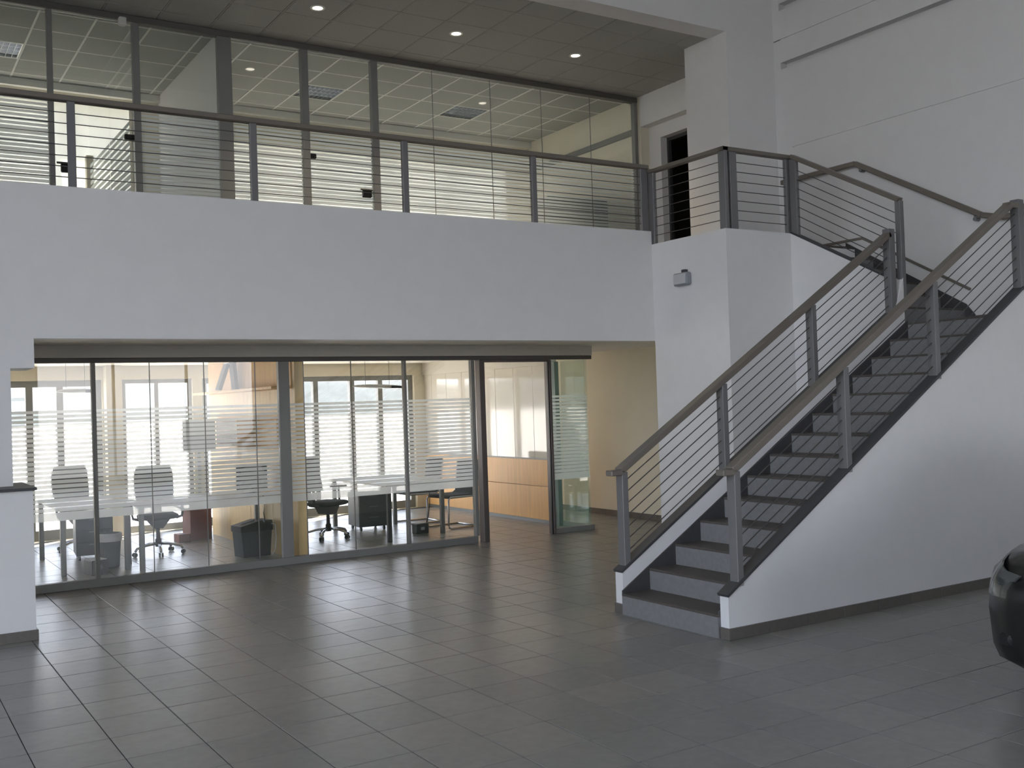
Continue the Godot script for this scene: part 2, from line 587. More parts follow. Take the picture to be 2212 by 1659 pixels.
	window_unit("window_4", "rear office window left of the cream column", "x", ZB - 0.12, 0.55, 3.0, 0.0, 2.26, [1.45, 2.04, 2.44], [], 0.09)
	window_unit("window_5", "narrow rear office window beside the wooden partition", "x", ZB - 0.12, 3.28, 4.30, 0.0, 2.26, [3.78], [], 0.06)
	window_unit("window_6", "wide rear office window of the room with the green-tinted door light", "x", ZB - 0.12, 4.45, 8.05, 0.0, 2.26, [5.55, 6.30, 6.94, 7.45], [], 0.08)
	window_unit("window_9", "glazed rear door at the end of the corridor beside the cream wall", "x", ZB - 0.12, 8.5, 9.4, 0.0, 2.26, [], [1.0], 0.07)
	# rear facade, upper floor
	window_wall("wall_back_upper", "white rear wall of the upper floor rooms", "x", ZBU, -0.3, XL, 10.6, top, [[0.6, 3.4, 4.05, 6.05], [4.05, 9.5, 3.95, 5.75]], M.cream_paint, 2.9)
	window_unit("window_7", "upper rear window of the room with the door stripes", "x", ZBU - 0.12, 0.6, 3.4, 4.05, 6.05, [1.55, 2.5], [])
	window_unit("window_8", "upper rear window of the large room", "x", ZBU - 0.12, 4.05, 9.5, 3.95, 5.75, [5.1, 6.2, 7.3, 8.4], [])
	# side walls of the offices
	box(struct_node("wall_office_left", "white end wall of the ground floor office", "wall"), "wall_panel", Vector3(0.2, 0, ZB), Vector3(0.45, 2.46, ZG), M.cream_paint)
	var rb := struct_node("wall_office_right", "cream wall under the gallery beside the glass partition", "wall")
	box(rb, "wall_panel", Vector3(9.5, -0.1, -14.1), Vector3(9.75, 2.9, ZF), M.cream_paint)
	box(rb, "wall_panel", Vector3(9.5, 2.2, -15.5), Vector3(9.75, 2.9, -14.1), M.cream_paint)
	box(rb, "wall_panel", Vector3(9.5, -0.1, ZB), Vector3(9.75, 2.9, -15.5), M.cream_paint)
	window_unit("window_11", "tall side window at the far end of the corridor", "z", 9.65, -15.5, -14.1, 0.0, 2.2, [-14.8], [])
	var rs := struct_node("baseboard_right", "grey tile skirting of the cream wall under the gallery", "baseboard")
	for i in 11:
		var z0 := ZF - 0.01 - i * 0.4
		box(rs, "skirting_piece", Vector3(9.488, 0.0, z0 - 0.396), Vector3(9.5, 0.085, z0), M.skirting_tile, 0.002)
	box(struct_node("wall_upper_left", "white end wall of the upper room", "wall"), "wall_panel", Vector3(-0.6, FL2, ZBU), Vector3(-0.4, CE2, ZU), M.cream_paint)
	box(struct_node("wall_upper_middle", "white wall between the two upper rooms", "wall"), "wall_panel", Vector3(3.70, FL2, ZBU), Vector3(3.82, CE2, ZU - 0.09), M.wall_paint)
	# closing walls far left under and on the gallery
	box(struct_node("wall_far_left", "white wall at the far end of the gallery", "wall"), "wall_panel", Vector3(-3.0, -0.1, ZB), Vector3(-2.8, CE2, ZF), M.wall_paint)

func make_floor():
	var o := struct_node("floor", "grey square ceramic tiles with dark joints and a soft sheen", "floor")
	box(o, "joint_bed", Vector3(XL, -0.3, -15.9), Vector3(10.1, -0.004, ZH), M.grout)
	var p := 0.4045
	var x0 := 0.715
	var z0 := -6.37
	var cells := []
	var y := deg_to_rad(YAW)
	var f := Vector3(sin(y), 0, -cos(y))
	var rt := Vector3(cos(y), 0, sin(y))
	for i in range(-24, 24):
		for k in range(-24, 36):
			var c := Vector3(x0 + (i + 0.5) * p, 0, z0 + (k + 0.5) * p)
			if c.x < XL or c.x > 10.0 or c.z < -15.7 or c.z > ZH: continue
			var v := c - CAM
			var depth := v.dot(f)
			var seen := depth > 3.5 and absf(v.dot(rt) / depth) < 0.53 and c.z > -13.4
			# hidden by the stair, the stair block or the low wall
			if c.z < -8.9 and c.x < 1.1: seen = false
			if c.x > 5.2 and c.z < -5.4 and c.z > -6.8: seen = false
			if c.x > 7.9 and c.z < -5.4 and c.z > -9.3: seen = false
			if c.x > 5.4 and c.z < -6.7 and c.z > -9.5 and c.x - 5.4 > (-6.7 - c.z) * 0.75 + 0.4: seen = false
			if c.x > 9.3: seen = false
			cells.append([depth if seen else 1000.0 + absf(depth), c])
	cells.sort_custom(func(a, b): return a[0] < b[0] or (a[0] == b[0] and a[1].x < b[1].x))
	var tile := box_mesh(Vector3(p - 0.006, 0.012, p - 0.006), 0.0018)
	var rest := start()
	for i in cells.size():
		var c: Vector3 = cells[i][1]
		var m: Material = M["floor_tile_%d" % (rng.randi() % 3)]
		var lift := rng.randf_range(-0.0006, 0.0006)
		if i < 300 and cells[i][0] < 900.0:
			put(tile, "tile", m, o, c + Vector3(0, -0.006 + lift, 0))
		else:
			var h := p * 0.5 - 0.003
			quad(rest, c + Vector3(-h, lift, -h), c + Vector3(h, lift, -h), c + Vector3(h, lift, h), c + Vector3(-h, lift, h), Vector3.UP)
			for s in [[Vector3(-h, 0, -h), Vector3(h, 0, -h)], [Vector3(h, 0, -h), Vector3(h, 0, h)], [Vector3(h, 0, h), Vector3(-h, 0, h)], [Vector3(-h, 0, h), Vector3(-h, 0, -h)]]:
				var dn := Vector3(0, -0.008, 0)
				quad(rest, c + s[0], c + s[1], c + s[1] + dn, c + s[0] + dn, (s[0] + s[1]))
	tag(put(done(rest), "outer_tiles", M.floor_tile_0, o), "", "", "", "stuff")

# ------------------------------------------------------------------ gallery
func make_gallery():
	# slab and front
	var g := struct_node("wall_balcony", "broad white front of the gallery", "wall")
	box(g, "front", Vector3(XL, 2.40, ZF - 0.16), Vector3(7.866, 3.68, ZF), M.wall_paint)
	box(g, "dropped_beam", Vector3(XL, 2.155, ZF - 0.5), Vector3(1.235, 2.40, ZF), M.wall_paint)
	box(g, "slab", Vector3(XL, 2.75, ZB), Vector3(XR, FL2 - 0.02, ZF - 0.16), M.soffit_paint)
	box(g, "floor_finish", Vector3(XL, FL2 - 0.02, ZBU), Vector3(XR, FL2, ZF - 0.16), M.tread_tile)
	var so := struct_node("ceiling_ground", "flat grey soffit over the ground floor offices", "ceiling")
	box(so, "board", Vector3(XL, 2.46, ZB), Vector3(9.5, 2.75, ZF - 0.16), M.soffit_paint)
	# bulkhead above the glass
	box(so, "bulkhead", Vector3(-2.8, 2.335, ZG - 0.06), Vector3(8.33, 2.46, ZG + 0.10), M.soffit_paint)
	# upper bulkhead of the hall over the gallery edge
	box(struct_node("wall_bulkhead", "white bulkhead above the gallery ceiling", "wall"), "front", Vector3(XL, CE2, ZF - 0.3), Vector3(9.17, 8.2, ZF), M.wall_paint)
	# column and low wall at the left
	box(struct_node("wall_column", "white column standing behind the low wall", "wall"), "shaft", Vector3(-2.8, 0, ZF - 0.5), Vector3(1.055, 2.155, ZF), M.wall_paint)
	var lw := struct_node("wall_low", "white low wall with dark grey capping", "wall")
	box(lw, "wall_body", Vector3(XL, 0, ZF + 0.001), Vector3(1.155, 1.175, -8.955), M.wall_paint)
	box(lw, "wall_return", Vector3(1.056, 0, ZF - 0.5), Vector3(1.155, 1.175, ZF), M.wall_paint)
	box(lw, "capping", Vector3(XL, 1.175, ZF + 0.001), Vector3(1.182, 1.197, -8.93), M.cap_grey, 0.003)
	box(lw, "capping", Vector3(1.056, 1.175, ZF - 0.5), Vector3(1.182, 1.197, ZF), M.cap_grey, 0.003)
	var bl := struct_node("baseboard_left", "dark grey tile skirting of the low wall", "baseboard")
	for i in 8:
		var x1 := 1.17 - i * 0.4
		box(bl, "skirting_piece", Vector3(x1 - 0.397, 0.0, -8.955), Vector3(x1, 0.082, -8.94), M.skirting_tile, 0.002)
	box(bl, "skirting_piece", Vector3(1.155, 0.0, -9.3), Vector3(1.17, 0.082, -8.955), M.skirting_tile, 0.002)

func make_ceiling_grid():
	var o := struct_node("ceiling_gallery", "suspended ceiling of square mineral tiles above the gallery and upper rooms", "ceiling")
	box(o, "plenum_slab", Vector3(XL, CE2 + 0.12, ZBU), Vector3(XR, CE2 + 0.3, ZF - 0.3), M.grout)
	var p := 0.595
	var xs := []
	for i in range(-11, 11):
		xs.append(4.165 + i * p)
	var zs := []
	var z := -12.99 + p * 6
	while z > -15.2:
		zs.append(z)
		z -= p
	var tile := box_mesh(Vector3(p - 0.024, 0.016, p - 0.024), 0.003)
	var lamps := {Vector2i(2, 7): 1, Vector2i(6, 7): 1, Vector2i(-5, 7): 1}
	for i in range(-11, 10):
		for k in range(-1, 10):
			var c := Vector3(4.165 + (i + 0.5) * p, CE2 + 0.010, -12.99 + 6 * p - (k + 0.5) * p)
			if lamps.has(Vector2i(i, k)): continue
			var lo := Vector2(c.x - p * 0.5 + 0.012, c.z - p * 0.5 + 0.012)
			var hi := Vector2(c.x + p * 0.5 - 0.012, c.z + p * 0.5 - 0.012)
			hi.x = min(hi.x, XR)
			hi.y = min(hi.y, ZF - 0.02)
			lo.y = max(lo.y, ZBU)
			if hi.x - lo.x < 0.05 or hi.y - lo.y < 0.03: continue
			if absf(hi.x - lo.x - (p - 0.024)) < 0.001 and absf(hi.y - lo.y - (p - 0.024)) < 0.001:
				put(tile, "ceiling_tile", M.ceiling_tile, o, c)
			else:
				box(o, "ceiling_tile", Vector3(lo.x, c.y - 0.008, lo.y), Vector3(hi.x, c.y + 0.008, hi.y), M.ceiling_tile, 0.003)
	for x in xs:
		if x < XR - 0.02:
			box(o, "grid_bar", Vector3(x - 0.012, CE2 - 0.002, ZBU), Vector3(x + 0.012, CE2 + 0.03, ZU), M.grid_white)
			box(o, "grid_bar", Vector3(x - 0.008, CE2 + 0.001, ZU), Vector3(x + 0.008, CE2 + 0.03, ZF - 0.02), M.ceiling_tile)
	for zz in zs:
		if zz > ZBU and zz < ZF - 0.03:
			box(o, "grid_bar", Vector3(-2.4, CE2 - 0.001, zz - 0.011), Vector3(XR, CE2 + 0.028, zz + 0.011), M.grid_white if zz < ZU else M.ceiling_tile)
	box(o, "edge_trim", Vector3(XL, CE2 - 0.006, ZF - 0.30), Vector3(9.17, CE2 + 0.02, ZF - 0.001), M.wall_paint)
	# louvre luminaires, switched off
	var labels := ["square louvre ceiling light above the upper room with three handles", "square louvre ceiling light nearest the pale right-hand wall upstairs", "square louvre ceiling light above the upper room with striped panels"]
	var n := 0
	for key in [Vector2i(2, 7), Vector2i(6, 7), Vector2i(-5, 7)]:
		var c := Vector3(4.165 + (key.x + 0.5) * p, CE2, -12.99 + 6 * p - (key.y + 0.5) * p)
		var l := thing("louvre_light", labels[n], "ceiling light", c, 0.0, "louvre ceiling lights upstairs")
		n += 1
		var h := p * 0.5 - 0.013
		box(l, "housing", Vector3(-h, 0.075, -h), Vector3(h, 0.09, h), M.lamp_housing)
		for s in [-1.0, 1.0]:
			box(l, "side_rail", Vector3(-h, 0.0, s * h - 0.012), Vector3(h, 0.075, s * h + 0.012), M.louvre_metal)
			box(l, "side_rail", Vector3(s * h - 0.012, 0.0, -h + 0.013), Vector3(s * h + 0.012, 0.075, h - 0.013), M.louvre_metal)
		for k in 4:
			var t := -h + (k + 0.5) * (2 * h / 4.0)
			rod(l, "lamp_tube", Vector3(-h + 0.03, 0.052, t), Vector3(h - 0.03, 0.052, t), 0.013, M.paper_white)
		for k in 3:
			var t := -h + (k + 1) * (2 * h / 4.0)
			prism(l, "long_reflector", [Vector2(t - 0.004, 0.002), Vector2(t + 0.004, 0.002), Vector2(t + 0.018, 0.045), Vector2(t - 0.018, 0.045)], "zy", -h + 0.012, h - 0.012, M.louvre_metal)
		for k in 7:
			var t := -h + (k + 1) * (2 * h / 8.0)
			box(l, "cross_blade", Vector3(t - 0.003, 0.0, -h + 0.013), Vector3(t + 0.003, 0.04, h - 0.013), M.louvre_metal)
	# downlights, switched on
	n = 0
	for i in [0, 3, 6]:
		var c := Vector3(4.165 + (i + 0.5) * p, CE2, -12.99 + 6 * p - 2.5 * p)
		var l := thing("downlight", ["lit round downlight above the gallery's middle post", "lit round downlight between two others over the gallery", "lit round downlight nearest the pier over the gallery"][n], "downlight", c, 0.0, "downlights over the gallery")
		n += 1
		put(lathe_mesh(PackedVector2Array([Vector2(0.058, -0.004), Vector2(0.082, -0.006), Vector2(0.086, 0.001), Vector2(0.086, 0.004), Vector2(0.058, 0.004), Vector2(0.058, -0.004)]), 24), "trim_ring", M.grid_white, l)
		put(lathe_mesh(PackedVector2Array([Vector2(0.0, -0.003), Vector2(0.03, -0.0028), Vector2(0.056, -0.001), Vector2(0.056, 0.004), Vector2(0.0, 0.004)]), 20), "lens", M.lamp_glow, l)
		var sp := SpotLight3D.new()
		sp.name = "lamp_beam"
		sp.light_energy = 1.9
		sp.light_color = Color(1.0, 0.92, 0.80)
		sp.spot_angle = 50.0
		sp.spot_range = 14.0
		sp.spot_attenuation = 2.0
		sp.light_size = 0.05
		sp.shadow_enabled = true
		l.add_child(sp)
		sp.position = Vector3(0, -0.02, 0)
		sp.rotation.x = -PI / 2

# ------------------------------------------------------------------ stair
const SX := 5.190      # first riser
const GO := 0.2860
const RI := 0.1719
const ZN := -5.47      # outer face of the near string wall
const ZNI := -5.555
const ZFI := -6.665    # inner face of the far string wall
const ZFO := -6.76
const XA := 8.85       # outer face of the upper flight's wall
const ZM := -8.09      # front of the platform
const PL := 3.525      # top of the platform kerb

const XN := 5.212      # end of the near string wall
const XI := 5.204      # end of the inner string wall

func string_y(x: float) -> float:
	return 0.340 + 0.613 * (x - 5.258)

func inner_y(x: float) -> float:
	return string_y(x) + 0.034

func upper_y(z: float) -> float:
	return lerpf(2.86, PL, (-6.8 - z) / (-6.8 - ZM))

func make_stair():
	var o := thing("staircase", "white walled staircase with grey tiled steps turning up to the gallery", "staircase")
	# steps of the lower flight
	for n in 14:
		var x := SX + n * GO
		var y := RI * (n + 1)
		box(o, "riser", Vector3(x, y - RI, ZFI), Vector3(x + 0.02, y - 0.02, ZNI), M.riser_tile)
		var x1 := x + GO + 0.02 if n < 13 else XR
		box(o, "tread", Vector3(x - 0.004, y - 0.02, ZFI), Vector3(x1, y, ZNI), M.tread_tile, 0.003)
	# upper flight
	var y0 := RI * 14
	for n in 6:
		var z := -6.75 - n * GO
		var y := y0 + RI * (n + 1)
		box(o, "riser", Vector3(XA + 0.09, y - RI, z - 0.02), Vector3(XR, y - 0.02, z), M.riser_tile)
		var z1 := z - GO - 0.02 if n < 5 else ZF
		box(o, "tread", Vector3(XA + 0.09, y - 0.02, z1), Vector3(XR, y, z + 0.004), M.tread_tile, 0.003)
	box(o, "landing_fill", Vector3(SX + 13 * GO + 0.02, 2.0, -6.75), Vector3(XR, y0 - 0.02, ZNI), M.stair_wall_paint)
	# near string wall
	var xe := 8.98
	prism(o, "string_wall", [Vector2(XN, 0), Vector2(XR, 0), Vector2(XR, string_y(xe)), Vector2(xe, string_y(xe)), Vector2(XN, string_y(XN))], "xy", ZNI, ZN, M.stair_wall_paint)
	# far string wall, ends beside the landing
	prism(o, "string_wall", [Vector2(XI, 0), Vector2(8.88, 0), Vector2(8.88, 2.86), Vector2(8.72, inner_y(8.72)), Vector2(XI, inner_y(XI))], "xy", ZFO, ZFI, M.stair_wall_paint)
	# cappings
	var up := Vector3(0, 0.011, 0)
	for zz in [[ZN, ZNI], [ZFI, ZFO]]:
		var zc: float = (zz[0] + zz[1]) * 0.5
		var near: bool = zz[0] == ZN
		var first := XN - 0.014 if near else XI - 0.014
		var last := xe if near else 8.78
		var more := 0.0 if near else 0.034
		bar(o, "capping", Vector3(first, string_y(first) + more, zc) + up, Vector3(last, string_y(last) + more, zc) + up, 0.024, 0.11, M.cap_grey, 0.003)
	bar(o, "capping", Vector3(xe - 0.01, string_y(xe) + 0.011, (ZN + ZNI) * 0.5), Vector3(XR, string_y(xe) + 0.011, (ZN + ZNI) * 0.5), 0.022, 0.11, M.cap_grey, 0.003)
	# wall of the upper flight and the platform block
	prism(o, "flight_wall", [Vector2(ZFO + 0.001, 0), Vector2(ZFO + 0.001, upper_y(ZFO)), Vector2(ZM, PL), Vector2(ZM, 0)], "zy", XA, XA + 0.09, M.stair_wall_paint)
	bar(o, "capping", Vector3(XA + 0.045, upper_y(ZFO) + 0.008, ZFO), Vector3(XA + 0.045, PL + 0.008, ZM), 0.016, 0.10, M.cap_grey, 0.003)
	# dark sloped skirting on the string walls, both flights
	for zz in [[ZFI, ZFI + 0.012], [ZNI - 0.012, ZNI]]:
		prism(o, "step_skirting", [Vector2(SX, 0.0), Vector2(SX + 13 * GO, RI * 13), Vector2(SX + 13 * GO, RI * 14 + 0.022), Vector2(SX, RI + 0.022)], "xy", zz[0], zz[1], M.stair_skirting)
	var zb := -6.75
	prism(o, "step_skirting", [Vector2(zb, y0), Vector2(zb - 5 * GO, y0 + 5 * RI), Vector2(zb - 5 * GO - 0.1, y0 + 6 * RI), Vector2(zb - 5 * GO - 0.1, y0 + 6 * RI + 0.07), Vector2(zb + 0.02, y0 + RI + 0.05), Vector2(zb + 0.12, y0 + 0.1), Vector2(zb + 0.12, y0)], "zy", XR - 0.012, XR - 0.001, M.stair_skirting)
	box(o, "step_skirting", Vector3(XR - 0.012, y0, zb + 0.12), Vector3(XR - 0.001, y0 + 0.09, ZNI), M.skirting_tile)
	# tile skirting at the foot of the near wall and round the string ends
	var x := XN
	while x < XR - 0.02:
		box(o, "skirting_piece", Vector3(x, 0, ZN), Vector3(min(x + 0.397, XR), 0.084, ZN + 0.012), M.skirting_tile, 0.002)
		x += 0.4
	box(o, "skirting_piece", Vector3(XN - 0.012, 0, ZNI + 0.004), Vector3(XN, 0.084, ZN + 0.012), M.skirting_tile, 0.002)
	box(o, "skirting_piece", Vector3(XI - 0.012, 0, ZFO - 0.012), Vector3(XI, 0.084, ZFI - 0.004), M.skirting_tile, 0.002)

	# platform block under the stair head
	var b := struct_node("wall_stairhead", "white block carrying the platform at the stair head", "wall")
	box(b, "block", Vector3(7.866, 0, ZF), Vector3(8.85, PL - 0.085, ZM), M.stair_wall_paint)
	box(b, "kerb", Vector3(7.866, PL - 0.085, ZF), Vector3(7.95, PL, ZM), M.stair_wall_paint)
	box(b, "kerb", Vector3(7.95, PL - 0.085, ZM - 0.09), Vector3(8.94, PL, ZM), M.stair_wall_paint)
	box(b, "core", Vector3(8.85, 0, ZF), Vector3(XR, FL2 - 0.03, ZM - 0.06), M.stair_wall_paint)
	box(b, "floor_finish", Vector3(7.95, FL2 - 0.001, ZF - 0.16), Vector3(XR, FL2 + 0.004, ZM - 0.09), M.tread_tile)

# ------------------------------------------------------------------ railings
func rail_span(o: Node3D, a: Vector3, b: Vector3, height: float, wires: int, first := 0.0, last := 0.0):
	# cables evenly spread between the kerb line a-b and the rail line above it
	for k in wires:
		var h := height * (k + 1) / (wires + 1.0)
		rod(o, "cable", a + Vector3(0, h + first, 0), b + Vector3(0, h + last, 0), 0.0045, M.cable_steel, 6)

func post(o: Node3D, foot: Vector3, height: float, w: float, d: float, turn := 0.0):
	# two flat bars with a web between them, seen as one post
	var q := Node3D.new()
	var m := put(box_mesh(Vector3(w, height, d), 0.004), "post", M.post_paint, o, foot + Vector3(0, height * 0.5, 0), Basis(Vector3.UP, turn))
	q.free()
	return m

func make_railings():
	# gallery railing
	var z := ZF - 0.06
	var g := thing("gallery_railing", "long grey gallery railing with seven steel cables on the white front", "railing")
	var xs := [0.05, 1.575, 3.153, 4.718, 6.275, 7.813]
	for i in xs.size():
		post(g, Vector3(xs[i], 3.67, z), 0.745, 0.062 if i < 5 else 0.10, 0.05)
	bar(g, "handrail", Vector3(-1.2, 4.437, z), Vector3(7.88, 4.437, z), 0.048, 0.085, M.handrail_paint, 0.006)
	rail_span(g, Vector3(-1.2, 3.68, z), Vector3(7.81, 3.68, z), 0.73, 7)
	# platform railing: side facing the hall's left, then the front
	var p := thing("platform_railing", "short grey railing round the platform corner by the wall lamp", "railing")
	var xl := 7.91
	var zm := ZM - 0.045
	post(p, Vector3(xl, PL - 0.03, ZF - 0.02), 0.87, 0.05, 0.11)
	post(p, Vector3(xl, PL, zm - 0.01), 0.84, 0.05, 0.10)
	post(p, Vector3(xl + 0.12, PL, zm), 0.84, 0.10, 0.05)
	post(p, Vector3(8.88, PL, zm), 0.84, 0.085, 0.05)
	bar(p, "handrail", Vector3(xl, PL + 0.862, ZF - 0.08), Vector3(xl, PL + 0.862, zm + 0.04), 0.046, 0.08, M.handrail_paint, 0.006)
	bar(p, "handrail", Vector3(xl - 0.04, PL + 0.862, zm), Vector3(8.93, PL + 0.862, zm), 0.046, 0.08, M.handrail_paint, 0.006)
	rail_span(p, Vector3(xl, PL, ZF), Vector3(xl, PL, zm), 0.84, 7)
	rail_span(p, Vector3(xl, PL, zm), Vector3(8.88, PL, zm), 0.84, 7)
	# upper flight
	var u := thing("upper_flight_railing", "grey cable railing sloping down the upper flight towards the landing", "railing")
	var xu := XA + 0.045
	var ua := Vector3(xu, PL, ZM + 0.04)
	var ub := Vector3(xu, upper_y(-6.74), -6.74)
	post(u, ua + Vector3(0, -0.03, 0), 0.86, 0.05, 0.095)
	post(u, Vector3(xu + 0.01, 2.62, -6.70), 1.02, 0.062, 0.062)
	bar(u, "handrail", Vector3(xu, 4.387, ZM + 0.02), Vector3(xu, 3.645, -6.68), 0.046, 0.08, M.handrail_paint, 0.006)
	rail_span(u, ua, ub, 0.82, 7, 0.0, -0.02)
	# lower flight, both sides
	for side in 2:
		var zc := (ZN + ZNI) * 0.5 if side == 0 else (ZFI + ZFO) * 0.5
		var r := thing("stair_railing", ["grey cable railing on the near string wall, open to the hall", "grey cable railing on the inner string wall of the lower flight"][side], "railing", Vector3.ZERO, 0.0, "railings of the lower flight")
		var px := [5.345, 6.553, 7.712, 9.0] if side == 0 else [5.268, 6.408, 7.575, 8.74]
		for i in px.size():
			var x: float = px[i]
			var more := 0.0 if side == 0 else 0.034
			var top := string_y(x) + 0.80
			if i == 3 and side == 0:
				top = 3.44
			if i == 3 and side == 1:
				top = 3.345
			var foot := string_y(x - 0.03) - 0.01 + more
			post(r, Vector3(x, foot, zc), top - foot, 0.06 if i < 3 else 0.085, 0.085)
		var a := Vector3(px[0] - 0.03, string_y(px[0] - 0.03) + 0.825, zc)
		var xe: float = 8.86 if side == 0 else 8.73
		var b := Vector3(xe, string_y(xe) + 0.825, zc)
		bar(r, "handrail", a, b, 0.055, 0.085, M.handrail_paint, 0.006)
		bar(r, "handrail", a + Vector3(-0.105, -0.012, 0), a + Vector3(0.03, -0.012, 0), 0.045, 0.085, M.handrail_paint, 0.006)
		if side == 0:
			bar(r, "handrail", b + Vector3(-0.02, 0.008, 0), Vector3(XR - 0.1, b.y + 0.008, zc), 0.05, 0.085, M.handrail_paint, 0.006)
			rail_span(r, Vector3(9.0, string_y(8.98), zc), Vector3(XR - 0.1, string_y(8.98), zc), 0.80, 7)
			post(r, Vector3(XR - 0.1, string_y(8.98), zc), 0.84, 0.06, 0.085)
		var lift := 0.0 if side == 0 else 0.034
		rail_span(r, Vector3(px[0], string_y(px[0]) + lift, zc), Vector3(px[3], string_y(px[3]) + lift, zc), 0.80 - lift, 7)
	# handrail on the right wall
	var w := thing("wall_handrail", "grey round-edged handrail bracketed to the tall right wall above the upper flight", "handrail")
	var xw := XR - 0.07
	var pts := [Vector3(xw, 4.40, -9.2), Vector3(xw, 4.40, -8.05), Vector3(xw, 3.53, -6.47), Vector3(xw, 3.47, -6.25), Vector3(xw, 3.47, -5.6)]
	for i in pts.size() - 1:
		bar(w, "rail_length", pts[i], pts[i + 1], 0.06, 0.045, M.handrail_paint, 0.01)
	for q in [Vector3(XR, 4.31, -7.98), Vector3(XR, 3.50, -6.55), Vector3(XR, 4.31, -9.0)]:
		rod(w, "bracket", q, q + Vector3(-0.07, 0.0, 0), 0.022, M.post_paint, 12)
		rod(w, "bracket_stem", q + Vector3(-0.065, 0, 0), q + Vector3(-0.065, 0.06, 0), 0.010, M.post_paint, 8)
	# thin strip low on the same wall
	var t := thing("wall_strip", "thin grey strip fixed low on the wall along the upper flight", "wall strip")
	var sp := [Vector3(XR - 0.012, 3.525, -8.65), Vector3(XR - 0.012, 3.525, -8.03), Vector3(XR - 0.012, 2.777, -6.67)]
	for i in 2:
		bar(t, "strip_length", sp[i], sp[i + 1], 0.028, 0.024, M.handrail_paint, 0.004)

# ------------------------------------------------------------------ glass partitions
func film_mesh(w: float, y0: float, y1: float, n := 24) -> ArrayMesh:
	var st := start()
	var p := (y1 - y0) / n
	for k in n:
		var share: float = lerpf(0.84, 0.60, k / float(n - 1))
		if k == 0: share = 1.0
		var a := y0 + k * p
		quad(st, Vector3(-w * 0.5, a, 0), Vector3(w * 0.5, a, 0), Vector3(w * 0.5, a + p * share, 0), Vector3(-w * 0.5, a + p * share, 0), Vector3(0, 0, 1))
	return done(st)

func glass_pane(o: Node3D, x0: float, x1: float, y0: float, y1: float, z: float, f0: float, f1: float, m: Material = null):
	var c := Vector3((x0 + x1) * 0.5, (y0 + y1) * 0.5, z)
	var pane := put(box_mesh(Vector3(x1 - x0, y1 - y0, 0.01)), "pane", M.glass if m == null else m, o, c)
	if f1 > f0:
		var fm := put(film_mesh(x1 - x0 - 0.004, f0 - c.y, f1 - c.y), "frosted_stripes", M.frosted_film, pane, Vector3(0, 0, -0.0062))
		tag(fm, "white frosted film cut in horizontal stripes")

